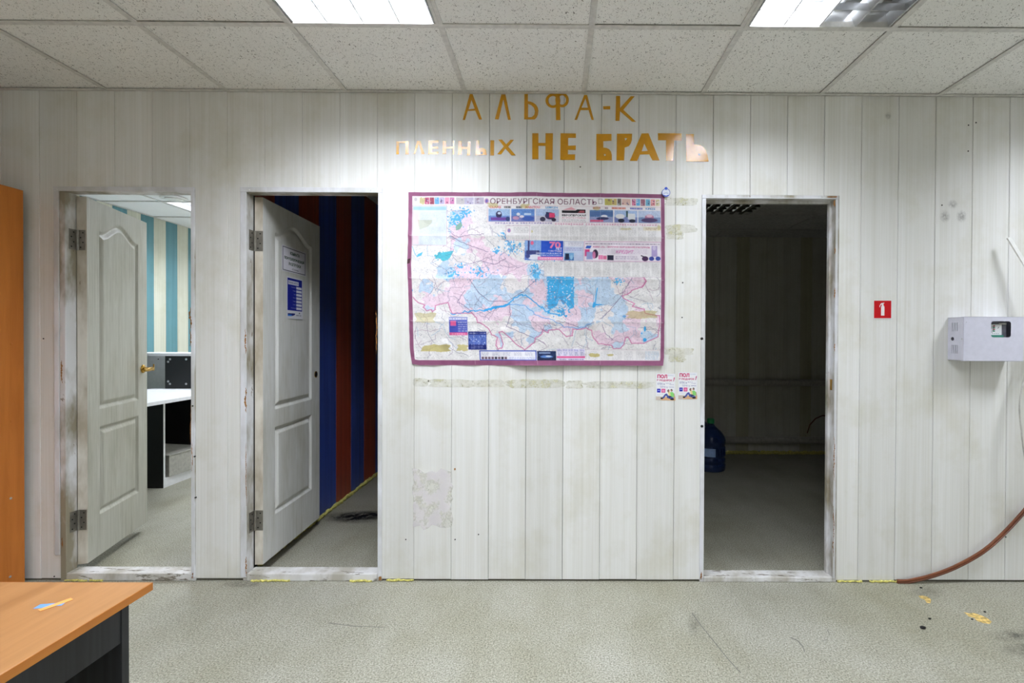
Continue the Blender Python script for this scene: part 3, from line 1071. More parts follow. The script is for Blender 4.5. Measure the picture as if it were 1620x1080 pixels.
def sliver(x0, x1, z0, z1):
    """outline of a long chip: two wandering edges that meet at the ends"""
    n = max(6, int(abs(z1 - z0) / 0.004))
    wob_ = 0.0
    cx = (x0 + x1) / 2
    hw = abs(x1 - x0) / 2
    le, ri = [], []
    for i in range(n + 1):
        t = i / n
        k_ = min(1, 4 * t, 4 * (1 - t))
        z = z0 + (z1 - z0) * t
        wob_ = max(-0.5, min(0.5, wob_ + random.uniform(-0.3, 0.3)))
        w_ = hw * (0.06 + 0.55 * k_ * random.uniform(0.1, 1))
        le.append((cx + hw * wob_ - w_, z))
        ri.append((cx + hw * wob_ + w_, z + 0.0003))
    return le + ri[::-1]


def chip(t, x0, x1, z0, z1, y, name='bare_wood_patch', mat='chip', depth=0.0008):
    return MB().prism([sliver(x0, x1, z0, z1) if abs(z1 - z0) > 1.5 * abs(x1 - x0) else ragged(x0, x1, z0, z1)], lambda u, v, w: (u, y + w, v), -depth, 0.0).build(name, mat, t)


def hinge(t, a, zc, hz=0.052):
    h = MB().box(a, a + 0.0015, YP - 0.040, YP - 0.004, zc - hz, zc + hz)
    h.tube([(a + 0.006, YP + 0.001, zc - hz), (a + 0.006, YP + 0.001, zc + hz)], 0.006, 10)
    h.box(a + 0.006, a + 0.046, YP + 0.0012, YP + 0.0028, zc - hz, zc + hz)
    o = h.build('hinge', 'hinge', t)
    sc = MB()
    for i in range(4):
        zz = zc + hz * (-0.72 + 0.48 * i)
        dx = 0.006 if i % 2 else -0.006
        sc.lathe([(0.0038, -0.0006), (0.0038, 0.0004)], (a + 0.027 + dx, YP + 0.0010, zz), 8, 'y')
        sc.lathe([(0.0038, 0), (0.0038, 0.0008)], (a + 0.0014, YP - 0.022 + dx, zz), 8, 'x')
    sc.build('screw', 'black', o)


def leaf_xf(hinge_pt, ang):
    return Matrix.Translation(hinge_pt) @ Matrix.Rotation(ang, 4, 'Z')


DLAB = ['open grey white moulded door with brass lever onto the lit office',
        'open white moulded door carrying two paper notices onto the striped room',
        'bare white doorway frame without a leaf onto the dark store']
d1 = thing('door_1', ((DOOR[0][0] + DOOR[0][1]) / 2, D, 0), DLAB[0], 'door', kind='structure')
d2 = thing('door_2', ((DOOR[1][0] + DOOR[1][1]) / 2, D, 0), DLAB[1], 'door', kind='structure')
d3 = thing('door_3', ((DOOR[2][0] + DOOR[2][1]) / 2, D, 0), DLAB[2], 'door', kind='structure')
frame_parts(d1, *DOOR[0], (0.056, 0.024, 0.018))
frame_parts(d2, *DOOR[1], (0.031, 0.026, 0.022))
frame_parts(d3, *DOOR[2], (0.022, 0.006, 0.012), 0.03)

H1 = Vector((DOOR[0][0] + 0.0015, YP + 0.0015, 0))
A1 = math.radians(106.3)
W1_ = 0.61
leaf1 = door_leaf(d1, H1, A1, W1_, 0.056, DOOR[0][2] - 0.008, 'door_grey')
H2 = Vector((DOOR[1][0] + 0.004, YP + 0.003, 0))
A2 = math.radians(92.2)
W2_ = 0.672
leaf2 = door_leaf(d2, H2, A2, W2_, 0.056, DOOR[1][2] - 0.008, 'door')
for t_, di, ys in ((d1, 0, (381, 823)), (d2, 1, (381, 823))):
    for y_ in ys:
        hinge(t_, DOOR[di][0], at_y(400, y_, YP).z)

for t_, di in ((d1, 0), (d2, 1)):  # strips added behind the hinge gaps to stop light leaking through
    a_ = DOOR[di][0]
    MB().box(a_ - 0.02, a_ - (0.005 if di == 0 else 0.0005), YP, YP + 0.012, 0.05, DOOR[di][2]).build('light_block_strip', 'door_edge' if di == 0 else 'black', t_)

# lever handle of the first door, latch hole of the second
hz_ = 1.035
o0 = Vector((0, 0, 0))
hd = MB().lathe([(0.026, 0), (0.026, -0.004), (0.022, -0.009), (0.011, -0.011), (0.009, -0.042), (0.012, -0.046), (0.012, -0.058), (0.004, -0.06)], (W1_ - 0.052, -0.042, hz_), 20, 'y')
hd.tube([(W1_ - 0.052, -0.094, hz_), (W1_ - 0.075, -0.096, hz_ + 0.002), (W1_ - 0.115, -0.096, hz_ - 0.004), (W1_ - 0.155, -0.094, hz_ - 0.001)], [0.011, 0.011, 0.009, 0.008], 12, flat=(0.7, 1.1))
hd.build('lever_handle', 'brass', leaf1, smooth=True, org=o0)
MB().tube([(W1_ - 0.052, -0.0995, hz_ + 0.012), (W1_ - 0.052, -0.0995, hz_ + 0.03)], 0.004, 8).build('latch_pin', 'brass', leaf1, org=o0)
MB().lathe([(0.021, 0.0), (0.021, -0.0015), (0.017, -0.0022), (0.015, -0.001)], (W2_ - 0.055, -0.042, 1.0), 20, 'y').build('latch_rose', 'brass', leaf2, smooth=True, org=o0)
MB().lathe([(0.013, 0.0), (0.013, -0.0022)], (W2_ - 0.055, -0.042, 1.0), 16, 'y').build('latch_hole', 'black', leaf2, org=o0)

# screws, chips and scars of the frames
for t_, spots, mat_ in ((d1, [(304.5, 642), (307.5, 722), (309, 787)], 'black'), (d3, [(1110.5, 535.5), (1110.5, 674)], 'black'), (d2, [(394.5, 300.5), (586.5, 300)], 'white_pl')):
    for (x_, y_) in spots:
        p = at_y(x_, y_, YF - 0.002)
        r = 0.0068 if t_ is d3 else 0.004
        MB().lathe([(r, 0.006), (r, -0.001), (r * 0.6, -0.003)], tuple(p), 12, 'y').build('screw_head', mat_, t_)
for (t_, xa, xb, ya, yb) in ((d1, 298, 304, 486, 520), (d1, 299, 303, 520, 548), (d1, 300.5, 303, 640, 700), (d1, 303, 305, 700, 745), (d1, 96, 101, 570, 606), (d1, 97, 101, 850, 866), (d1, 302, 306, 905, 915),
                             (d2, 387, 391, 520, 560), (d2, 386.5, 392, 613, 652), (d2, 388, 392, 880, 912), (d2, 388.5, 390.5, 700, 800), (d2, 594, 597, 490, 560), (d2, 599, 604, 911, 918),
                             (d3, 1318.5, 1323.5, 316, 328), (d3, 1319.5, 1322.5, 392, 402), (d3, 1319, 1322, 455, 472), (d3, 1318.5, 1320.5, 690, 760), (d3, 1317.5, 1319.5, 800, 880), (d3, 1319, 1322, 543, 556), (d3, 1107, 1111, 904, 917), (d3, 1307, 1325, 310.5, 312.5)):
    p, q_ = at_y(xa, ya, YF), at_y(xb, yb, YF)
    chip(t_, p.x, q_.x, q_.z, p.z, YF - 0.0022 if t_ is d3 and ya < 315 else YF - 0.0002)
MB().box(DOOR[2][1] - 0.0015, DOOR[2][1] + 0.001, D + 0.014, D + 0.034, 0.98, 1.035).build('strike_plate', 'brass', d3)
MB().box(DOOR[2][1] - 0.012, DOOR[2][1], D + 0.032, YP, 0.03, DOOR[2][2]).build('door_stop', 'frame', d3, bevel=0.002)
MB().box(DOOR[2][0], DOOR[2][1] - 0.012, D + 0.032, YP, DOOR[2][2] - 0.012, DOOR[2][2]).build('door_stop', 'frame', d3, bevel=0.002)


# mounting foam squeezed out along the foot of the wall
def foam(t, x0, x1, y, z0, h, name='foam_bead'):
    n = max(4, int((x1 - x0) / 0.012))
    pts = [(x0 + (x1 - x0) * i / n, y + random.uniform(-0.003, 0.003), z0 + random.uniform(0, h * 0.5)) for i in range(n + 1)]
    rs = [h * random.uniform(0.3, 0.62) for _ in pts]
    return MB().tube(pts, rs, 7).build(name, 'foam', t, smooth=True)


for (xa, xb) in ((105, 140), (145, 165), (400, 460), (555, 590), (612, 655), (1322, 1360), (1372, 1416)):
    foam(wall, at_z(xa, 918, 0).x, at_z(xb, 918, 0).x, D - 0.004 if not (100 < xa < 170 or 395 < xa < 600) else D - 0.011, 0.003, 0.010)
foam(wc, 0, 0.01, 0, 0, 0.01) if False else None
m = MB()
pts = [(XC + 0.006 + random.uniform(-0.003, 0.004), YP + 0.1 + i * 0.02, 0.012 + random.uniform(-0.004, 0.006)) for i in range(150)]
m.tube(pts, [random.uniform(0.008, 0.017) for _ in pts], 7).build('foam_bead', 'foam', wc, smooth=True)
m = MB()
pts = [(0.65 + i * 0.02, YS - 0.004 + random.uniform(-0.003, 0.003), 0.016 + random.uniform(-0.004, 0.006)) for i in range(135)]
m.tube(pts, [random.uniform(0.014, 0.024) for _ in pts], 7).build('foam_bead', 'foam', ws, smooth=True)
# ------------------------------------------------------------------ brown cabinet at the left
ctop = at_y(38, 303, D - 0.012).z
cxr = at_y(38, 600, D - 0.03).x
cx0, cy0, cy1 = cxr - 0.84, D - 0.46, D - 0.03
cab = thing('cabinet', ((cx0 + cxr) / 2, (cy0 + cy1) / 2, 0), 'tall orange brown laminate cabinet at the left end of the wall', 'cabinet')
MB().box(cxr - 0.016, cxr, cy0, cy1, 0, ctop).build('side_panel', 'orange_wood', cab, bevel=0.0008)
MB().box(cx0, cx0 + 0.016, cy0, cy1, 0, ctop).build('side_panel', 'orange_wood', cab, bevel=0.0008)
MB().box(cx0 + 0.016, cxr - 0.016, cy0, cy1, ctop - 0.022, ctop - 0.004).build('top_panel', 'orange_wood', cab)
MB().box(cx0 + 0.016, cxr - 0.016, cy0 + 0.02, cy1, 0.06, 0.078).build('bottom_panel', 'orange_wood', cab)
MB().box(cx0 + 0.016, cxr - 0.016, cy1 - 0.004, cy1, 0.06, ctop - 0.022).build('back_panel', 'white_lam', cab)
MB().box(cx0 + 0.016, cxr - 0.016, cy0 + 0.03, cy0 + 0.046, 0, 0.06).build('plinth', 'orange_wood', cab)
for zz in (0.45, 0.82, 1.2, 1.58):
    MB().box(cx0 + 0.016, cxr - 0.016, cy0 + 0.02, cy1 - 0.004, zz, zz + 0.016).build('shelf', 'orange_wood', cab)
for (x_, y_) in ((18, 423), (18, 544), (18, 666), (17, 788), (16, 912)):
    d = ray(x_, y_)
    t_ = cxr / d.x
    p = Vector((cxr, d.y * t_, ZC + d.z * t_))
    MB().lathe([(0.006, -0.001), (0.006, 0.0008), (0.003, 0.0014)], tuple(p), 12, 'x').build('screw_cap', 'steel' if y_ > 700 else 'orange_wood', cab)

# ------------------------------------------------------------------ alder desk in the foreground
DZ = 0.75
c = at_z(242, 920.5, DZ)
dx1, dy1 = c.x, c.y
dx0, dy0 = dx1 - 0.8, dy1 - 1.4
desk = thing('desk', ((dx0 + dx1) / 2, (dy0 + dy1) / 2, 0), 'alder topped desk with black frame in the left foreground', 'desk')
top = MB().box(dx0, dx1 - 0.0008, dy0, dy1, DZ - 0.0155, DZ).build('desktop', 'desk_top', desk, bevel=0.001)
MB().box(dx1 - 0.0008, dx1, dy0, dy1, DZ - 0.0155, DZ - 0.0006).build('edge_band', 'desk_edge', top)
lx1 = dx1 - 0.005
ly1 = dy1 - 0.05
MB().box(dx0 + 0.035, lx1, ly1 - 0.016, ly1, 0.0, DZ - 0.0155).build('end_panel', 'desk_dark', desk, bevel=0.0008)
MB().box(dx0 + 0.035, lx1, dy0 + 0.045, dy0 + 0.061, 0.0, DZ - 0.0155).build('end_panel', 'desk_dark', desk, bevel=0.0008)
MB().box(lx1 - 0.018, lx1 - 0.002, dy0 + 0.061, ly1 - 0.016, DZ - 0.082, DZ - 0.0155).build('rail', 'desk_dark', desk)
MB().box(dx0 + 0.06, dx0 + 0.076, dy0 + 0.061, ly1 - 0.016, 0.3, DZ - 0.0155).build('modesty_panel', 'desk_dark', desk)
p = [at_z(x_, y_, DZ + 0.0003) for x_, y_ in ((52, 962.5), (64, 955.5), (84, 954), (103, 953), (97, 957.5), (84, 958.5), (70, 961))]
tb = MB().prism([[(q.x, q.y) for q in p]], lambda u, v, w: (u, v, w), DZ + 0.0001, DZ + 0.0004).build('tape_scrap', 'tape_blue')
tag(tb, 'torn scrap of blue tape stuck on the alder desk', 'tape')
p = [at_z(x_, y_, DZ + 0.0006) for x_, y_ in ((60, 964), (64, 966.5), (116, 948), (112, 945.5))]
tb = MB().prism([[(q.x, q.y) for q in p]], lambda u, v, w: (u, v, w), DZ + 0.0005, DZ + 0.0008).build('tape_scrap', 'tape_orange')
tag(tb, 'narrow strip of orange tape across the blue tape scrap on the desk', 'tape')

# ------------------------------------------------------------------ ochre tape lettering
LET1 = {'A1': [[(65, 268), (125, 48), (150, 48), (230, 264), (205, 266), (172, 188), (108, 192), (85, 268)], [(115, 178), (140, 98), (167, 172)]],
        'L': [[(340, 262), (395, 50), (430, 50), (476, 268), (452, 268), (412, 95), (372, 264)]],
        'soft': [[(592, 48), (622, 48), (622, 108), (645, 112), (668, 122), (690, 138), (706, 162), (712, 190), (708, 222), (698, 246), (680, 264), (590, 264)],
                 [(624, 132), (650, 142), (672, 162), (682, 195), (676, 225), (655, 244), (624, 246)]],
        'F': None,
        'A2': [[(1020, 268), (1102, 56), (1128, 56), (1185, 268), (1165, 268), (1140, 184), (1072, 184), (1042, 268)], [(1080, 164), (1114, 85), (1134, 164)]],
        'dash': [[(1264, 152), (1325, 150), (1325, 178), (1266, 178)]],
        'K': [[(1375, 64), (1410, 64), (1410, 165), (1500, 66), (1534, 66), (1437, 182), (1546, 284), (1512, 284), (1410, 195), (1404, 276), (1370, 276)]]}
LET2 = [[[(75, 115), (198, 112), (198, 244), (165, 244), (165, 132), (103, 132), (100, 244), (75, 244)]],
        [[(245, 238), (278, 112), (312, 110), (353, 242), (324, 242), (296, 140), (262, 240)]],
        [[(390, 108), (490, 108), (490, 132), (430, 134), (430, 165), (487, 165), (487, 188), (430, 188), (430, 218), (490, 218), (488, 244), (390, 244)]],
        [[(532, 112), (566, 112), (568, 165), (632, 165), (632, 110), (648, 110), (645, 246), (630, 246), (630, 188), (568, 188), (566, 240), (532, 240)]],
        [[(685, 112), (720, 112), (722, 168), (776, 168), (778, 116), (808, 116), (804, 254), (772, 254), (774, 192), (722, 192), (720, 248), (682, 248)]],
        [[(862, 106), (890, 106), (890, 182), (930, 180), (952, 192), (962, 210), (966, 250), (855, 254), (858, 170)], [(905, 222), (926, 222), (926, 238), (908, 240)]],
        [[(1002, 105), (1040, 105), (1038, 255), (1000, 255)]],
        [[(1080, 98), (1118, 98), (1158, 145), (1200, 100), (1234, 100), (1178, 168), (1252, 254), (1210, 254), (1150, 188), (1108, 244), (1070, 242), (1135, 165)]]]
LET3 = [[[(65, 58), (118, 58), (118, 140), (178, 140), (178, 58), (242, 58), (238, 284), (178, 282), (178, 166), (118, 166), (118, 280), (65, 280)]],
        [[(307, 58), (438, 60), (438, 98), (372, 98), (372, 164), (438, 162), (436, 202), (370, 200), (370, 238), (432, 238), (430, 286), (304, 286)]]]
LET4 = [[[(612, 64), (742, 64), (742, 122), (672, 126), (672, 180), (700, 184), (722, 194), (738, 215), (745, 245), (745, 290), (612, 290)], [(678, 236), (692, 236), (692, 250), (680, 252)]],
        [[(788, 62), (918, 62), (916, 115), (907, 145), (890, 168), (855, 180), (850, 290), (784, 290)], [(855, 98), (876, 100), (870, 112), (858, 120)]],
        [[(898, 294), (1000, 60), (1058, 58), (1152, 290), (1092, 290), (1065, 238), (985, 240), (962, 294)], [(1000, 212), (1022, 145), (1052, 208)]],
        [[(1138, 58), (1342, 60), (1340, 122), (1278, 120), (1268, 294), (1208, 292), (1208, 118), (1140, 118)]],
        [[(1378, 65), (1446, 65), (1446, 152), (1500, 158), (1528, 176), (1548, 200), (1562, 245), (1572, 300), (1380, 298)], [(1482, 230), (1500, 235), (1500, 248), (1485, 246)]]]
YT = D - 0.0007


def letter(loops, sx, ox, oy, t, zoff=0.0):
    mp = [[at_y(ox + u / sx, oy + v / sx, YT) for u, v in l] for l in loops]
    return MB().prism([[(q.x, q.z) for q in l] for l in mp], lambda u, v, w: (u, w, v), YT - 0.0006 - zoff, YT).build('letter', 'tape', t)


def word(px, py, label):
    return thing('tape_lettering', tuple(at_y(px, py, YT)), label, 'lettering', 'tape words on the wall')


t = word(868, 190, 'ochre tape word АЛЬФА-К right below the ceiling')
for kk, lp in LET1.items():
    if kk == 'F':
        mb = MB()
        for (ex_, ey_, rx, ry) in ((836, 104, 64, 62), (914, 98, 58, 62)):
            o_ = [(ex_ + rx * math.cos(2 * math.pi * i / 28), ey_ + ry * math.sin(2 * math.pi * i / 28)) for i in range(28)]
            h_ = [(ex_ + (rx - 25) * math.cos(2 * math.pi * i / 28), ey_ + (ry - 22) * math.sin(2 * math.pi * i / 28)) for i in range(28)]
            mp = [[at_y(720 + u / 5.4, 140 + v / 5.4, YT) for u, v in l] for l in (o_, h_)]
            mb.prism([[(q.x, q.z) for q in l] for l in mp], lambda u, v, w: (u, w, v), YT - 0.0006, YT)
        mp = [at_y(720 + u / 5.4, 140 + v / 5.4, YT) for u, v in ((858, 45), (895, 45), (900, 270), (862, 270))]
        mb.prism([[(q.x, q.z) for q in mp]], lambda u, v, w: (u, w, v), YT - 0.0009, YT)
        mb.build('letter', 'tape', t)
    else:
        letter(lp, 5.4, 720, 140, t)
t = word(718, 250, 'smaller ochre tape word ПЛЕННЫХ, palest in the glare')
for lp in LET2:
    letter(lp, 6.2308, 615, 205, t)
t = word(876, 255, 'bold ochre tape word НЕ in the second line')
for lp in LET3:
    letter(lp, 5.4, 830, 200, t)
t = word(1032, 255, 'bold ochre tape word БРАТЬ at the end of the second line')
for lp in LET4:
    letter(lp, 5.4, 830, 200, t)

# ------------------------------------------------------------------ wall map
PUR, INK = (146, 88, 120), (104, 52, 78)
mp_ = Print(645, 303, 1052, 579, 1.7, (238, 237, 234))
P = mp_
OBL = [(652, 471), (660, 479), (671, 483), (668, 487), (674, 492), (681, 490), (683, 494), (687, 490), (687, 484), (694, 482), (708, 479), (711, 490), (714, 496), (745, 496), (752, 502), (754, 510), (763, 514), (772, 521), (777, 530), (785, 534), (783, 547), (786, 553), (793, 551), (794, 544), (791, 532), (788, 526), (794, 525), (806, 535), (815, 545), (829, 554), (845, 542), (846, 535), (857, 529), (858, 523), (866, 527), (868, 522), (884, 521.5), (895.5, 532.6), (905, 531), (906, 520.5), (914, 521.5), (927, 519), (936, 523), (938, 532.6), (947, 544), (968, 546.5), (970.5, 552), (982.6, 551), (988, 544), (990, 533.5), (994.6, 533.5), (1000, 543), (1019.6, 543), (1042, 532.6), (1044.6, 508.5), (1043.7, 499), (1021.5, 494.6), (1019.6, 488), (1001, 484.4), (1004, 479), (986, 470.5), (985, 467), (994, 464), (1001, 457.6), (1016, 453), (1022, 444), (1018, 437)]
TOPB = [(980, 438), (945, 437), (915, 440), (885, 436), (862, 428), (838, 418), (820, 412), (800, 400), (775, 390), (765, 372), (757, 348), (748, 352), (742, 335), (725, 330), (712, 335), (708, 360), (714, 388), (704, 410), (690, 425), (672, 438), (660, 455)]
sl = (slice(None), slice(None))
ins = P.inside(OBL + TOPB, sl)
# districts: cells of a jittered grid, pale blue, pale pink or white
seeds = [(x + random.uniform(-9, 9), y + random.uniform(-8, 8)) for x in range(650, 1056, 25) for y in range(325, 570, 21)]
pal = [(203, 222, 238), (236, 212, 224), (240, 236, 234), (196, 218, 238), (238, 216, 228)]
wob = [rng.normal(0, 1, (24, 36)) for _ in range(2)]


def smoothfield(g, s=1):
    yy = np.linspace(0, g.shape[0] - 1.001, P.h)
    xx = np.linspace(0, g.shape[1] - 1.001, P.w)
    y0, x0_ = yy.astype(int), xx.astype(int)
    fy, fx = (yy - y0)[:, None], (xx - x0_)[None]
    fy, fx = fy * fy * (3 - 2 * fy), fx * fx * (3 - 2 * fx)
    A = g[np.ix_(y0, x0_)] * (1 - fx) + g[np.ix_(y0, x0_ + 1)] * fx
    B = g[np.ix_(y0 + 1, x0_)] * (1 - fx) + g[np.ix_(y0 + 1, x0_ + 1)] * fx
    return A * (1 - fy) + B * fy


g1, g2 = smoothfield(rng.normal(0, 1, (48, 70))), smoothfield(rng.normal(0, 1, (48, 70)))
best = np.full(P.X.shape, 1e9)
own = np.zeros(P.X.shape, int)
for i_, (sx, sy) in enumerate(seeds):
    dd = (P.X + 4 * g1 - sx) ** 2 + (P.Y + 4 * g2 - sy) ** 2
    mm = dd < best
    best = np.where(mm, dd, best)
    own = np.where(mm, i_, own)
cols = np.array([pal[random.randrange(5)] for _ in seeds]) / 255
P.im = np.where(ins[..., None], cols[own], P.im)
P.im += (smoothfield(rng.normal(0, 1, (170, 250))) * 0.022)[..., None]
# woodland and water flecks
fleck = smoothfield(rng.normal(0, 1, (150, 220)))
big = smoothfield(rng.normal(0, 1, (20, 30)))


def blob(cx, cy, rx, ry, thr, col, al=1.0):
    q = 1 - np.sqrt(((P.X - cx) / rx) ** 2 + ((P.Y - cy) / ry) ** 2)
    P.put(sl, np.clip((fleck * 0.45 + q * 1.3 - thr) * 6, 0, 1) * (q > 0), col, al)


CY, CY2 = (92, 184, 232), (60, 170, 232)
for b_ in ((722, 345, 24, 22, 0.8), (735, 335, 16, 14, 0.75), (812, 388, 30, 26, 0.88), (800, 372, 20, 14, 0.9), (786, 396, 12, 10, 0.7), (716, 432, 24, 16, 0.98), (730, 420, 16, 10, 0.95), (848, 432, 10, 20, 0.45), (876, 405, 14, 12, 0.9), (760, 430, 40, 20, 1.0), (700, 345, 12, 20, 0.8), (960, 432, 10, 8, 0.6), (980, 443, 12, 8, 0.6)):
    blob(*b_, CY)
# the large forest square with a ragged lower edge
fx0, fx1 = 865, 908
edge = 486 + 10 * smoothfield(rng.normal(0, 1, (4, 60))) + 16 * np.exp(-((P.X - 892) / 5) ** 2)
mk = (P.X > fx0 + 1.5 * fleck) & (P.X < fx1 + 1.2 * fleck) & (P.Y > 437) & (P.Y < edge) & (fleck > -1.05)
P.put(sl, mk.astype(float), (70, 176, 230))
blob(888, 494, 22, 16, 0.75, (70, 176, 230))
blob(700, 405, 13, 8, 0.2, (80, 190, 205))
P.poly([(689, 404), (700, 399), (718, 396), (712, 408), (704, 413), (698, 409)], (84, 190, 206))
P.poly([(661, 402), (669, 398), (667, 404), (659, 407)], (100, 195, 225))
P.poly([(720, 358), (728, 350), (731, 356), (727, 362), (721, 364)], (132, 176, 160))
# neighbouring land: fine dark speckle
for _ in range(6500):
    x, y = random.uniform(653, 1046), random.uniform(326, 568)
    w = random.uniform(0.3, 0.6)
    P.rect(x, y, x + w * random.uniform(1, 3), y + w, (60, 62, 84), random.uniform(0.2, 0.7))


def wiggle(pts, amp, n=6):
    out = []
    for (xa, ya), (xb, yb) in zip(pts[:-1], pts[1:]):
        for i in range(n):
            t_ = i / n
            out.append((xa + (xb - xa) * t_ + random.gauss(0, amp), ya + (yb - ya) * t_ + random.gauss(0, amp)))
    out.append(pts[-1])
    return out


for _ in range(330):
    x, y = random.uniform(655, 1044), random.uniform(330, 560)
    a_ = random.uniform(0, 6.28)
    pts = [(x, y)]
    for _k in range(random.randint(2, 5)):
        a_ += random.gauss(0, 0.5)
        x, y = x + 9 * math.cos(a_), y + 7 * math.sin(a_)
        pts.append((min(1045, max(654, x)), min(568, max(326, y))))
    P.line(wiggle(pts, 0.4, 4), 0.5, random.choice([(120, 96, 130), (90, 90, 120), (150, 110, 140), (110, 160, 200)]), 0.65)
for pts in ([(708, 365), (725, 375), (745, 371), (765, 370)], [(712, 372), (730, 383), (750, 390), (772, 398)], [(730, 420), (760, 412), (785, 418), (800, 408)], [(742, 440), (756, 462), (772, 476), (800, 477)], [(806, 480), (806, 500), (800, 517), (820, 525), (846, 536), (862, 545)], [(800, 478), (830, 460), (850, 440)], [(950, 505), (965, 490), (982, 470), (990, 455), (1000, 438)], [(940, 510), (920, 520), (900, 512), (880, 508)], [(952, 512), (958, 527), (970, 538)], [(748, 497), (735, 484), (722, 478), (735, 460)]):
    P.line(wiggle(pts, 0.5), 0.8, (104, 84, 124), 0.8)
# rivers, reservoirs
riv = [(713, 497), (730, 495), (745, 493), (765, 492), (780, 487), (795, 485), (806, 481), (812, 473), (822, 467), (830, 467), (845, 477), (858, 487), (866, 495), (888, 499)]
P.line(wiggle(riv, 0.9), 1.6, CY2)
P.line(wiggle([(765, 492), (780, 487), (795, 484), (805, 481)], 0.4), 3.0, CY2)
P.line(wiggle([(806, 481), (830, 484), (845, 496), (858, 503), (875, 507), (893, 517), (915, 520), (935, 512)], 0.7), 1.1, (110, 170, 230))
P.line([(945, 455), (943, 466), (942, 478), (940, 484)], 1.6, CY2)
P.poly([(939, 476), (943, 480), (957, 481), (943, 483), (939, 487), (937, 484)], CY2)
P.ell(1021, 520, 1.8, 4.2, CY2)
P.ell(1021, 537.5, 3, 3, CY2)
P.ell(1016, 527, 1.2, 1.6, CY2)
P.ell(988, 500, 3, 1.8, (120, 180, 232))
P.line([(652, 390), (657, 402), (661, 406)], 0.9, (110, 190, 228))
P.ell(651, 460, 1.2, 2, CY2)
P.line(wiggle(OBL, 0.3, 4), 1.5, (206, 122, 164), 0.9)
P.line(wiggle([(1020, 440), (1022, 444), (1016, 453)], 0.3), 2.0, (206, 122, 164))
# title strip
P.rect(651, 309.5, 1046, 324, (242, 240, 238))
P.text('ОРЕНБУРГСКАЯ ОБЛАСТЬ', 775, 312.5, 944, 321.8, INK, 1.0, 0.0)
P.ell(656.5, 314.5, 2.6, 3, (200, 196, 196))
P.greek(663, 311, 670, 320, 4, (120, 120, 90), 0.6)
thumbs = [(671, 678, (196, 96, 128)), (679, 686, (176, 90, 110)), (687, 694, (120, 180, 230)), (695, 702, (190, 180, 214)), (703, 710, (232, 160, 190)), (711, 718, (206, 130, 176)), (721, 734, (200, 196, 196)), (734, 749, (196, 190, 214)), (750, 765, (190, 184, 200)),
          (957, 968, (196, 190, 96)), (968, 976, (206, 186, 120)), (977, 983, (120, 118, 110)), (984, 998, (222, 190, 176)), (1000, 1006, (216, 130, 160)), (1007, 1013, (106, 176, 222)), (1014, 1021, (160, 110, 124)), (1022, 1029, (120, 184, 216)), (1030, 1037, (232, 160, 160)), (1038, 1044, (216, 206, 160))]
for a_, b_, cc in thumbs:
    P.rect(a_, 311.5, b_, 322, cc)
    for _ in range(5):
        x, y = random.uniform(a_ + 0.5, b_ - 2), random.uniform(312, 320)
        P.rect(x, y, x + random.uniform(1, 3), y + random.uniform(0.8, 2.2), random.choice([(120, 60, 90), (240, 236, 240), (70, 70, 110), cc]), 0.75)
P.ell(769.5, 317, 3.4, 4.2, (196, 150, 190))
P.ell(769.5, 317, 1.8, 2.6, (120, 110, 180))
P.frame(947, 312, 953, 320, 0.6, (120, 110, 110))
# inset at the upper left
P.rect(652, 324.5, 706.5, 388, (222, 232, 240))
P.rect(653, 326, 705.5, 331.5, (172, 212, 240))
P.rect(653, 333, 662, 386, (240, 222, 228))
P.greek(664, 334, 705, 387, 22, (170, 178, 184), 0.35)
P.poly([(660, 347), (683, 347), (682, 352), (676, 358), (663, 363), (661, 355)], (176, 178, 140), 0.5)
P.frame(652, 324, 706.5, 388, 0.6, (206, 170, 180))
# advertisement band of farm machines
P.rect(770, 324, 1046, 355, (240, 236, 236))
for tx, a_, b_, cc in (('CLAAS', 774, 792, (214, 48, 76)), ('MANITOU', 831, 854, (206, 60, 80)), ('LEMKEN', 863, 882, (60, 140, 200)), ('KINZE', 1022, 1037, (40, 120, 190))):
    P.text(tx, a_, 325, b_, 328.4, cc, 1, 0.02)
for a_, b_, cc in ((797, 808, (50, 50, 50)), (816, 826, (40, 44, 60)), (938, 950, (170, 84, 90)), (957, 962, (140, 120, 130)), (968, 990, (206, 96, 76)), (997, 1017, (84, 96, 180))):
    P.greek(a_, 325, b_, 328.6, 1, cc, 0.9)
    P.rect(a_, 325, b_, 328.4, cc, 0.35)
DKB, MDB = (44, 56, 120), (92, 120, 190)
P.photo(772.5, 329.5, 806.5, 349.5, (166, 196, 228), (110, 140, 200), [('e', .48, .45, .14, .28, (50, 46, 84)), ('r', .5, .8, .4, .12, (110, 70, 150)), ('e', .9, .8, .1, .18, (46, 60, 110)), ('e', .5, .35, .08, .1, (200, 210, 230))])
P.photo(808.5, 329.5, 845.5, 349.5, (96, 140, 204), (110, 120, 180), [('e', .3, .42, .08, .12, (230, 232, 236)), ('e', .2, .72, .14, .14, (196, 150, 176)), ('e', .72, .75, .26, .2, (58, 92, 170)), ('r', .7, .4, .15, .08, (190, 210, 230)), ('e', .45, .6, .1, .1, (226, 216, 220))])
P.photo(847.5, 329.5, 884, 349.5, (176, 196, 226), (196, 196, 214), [('e', .62, .55, .22, .28, (70, 52, 92)), ('r', .7, .5, .12, .18, (214, 70, 110)), ('e', .3, .82, .12, .18, (50, 48, 70)), ('e', .78, .85, .1, .14, (52, 48, 70)), ('r', .5, .45, .06, .2, (46, 50, 90))])
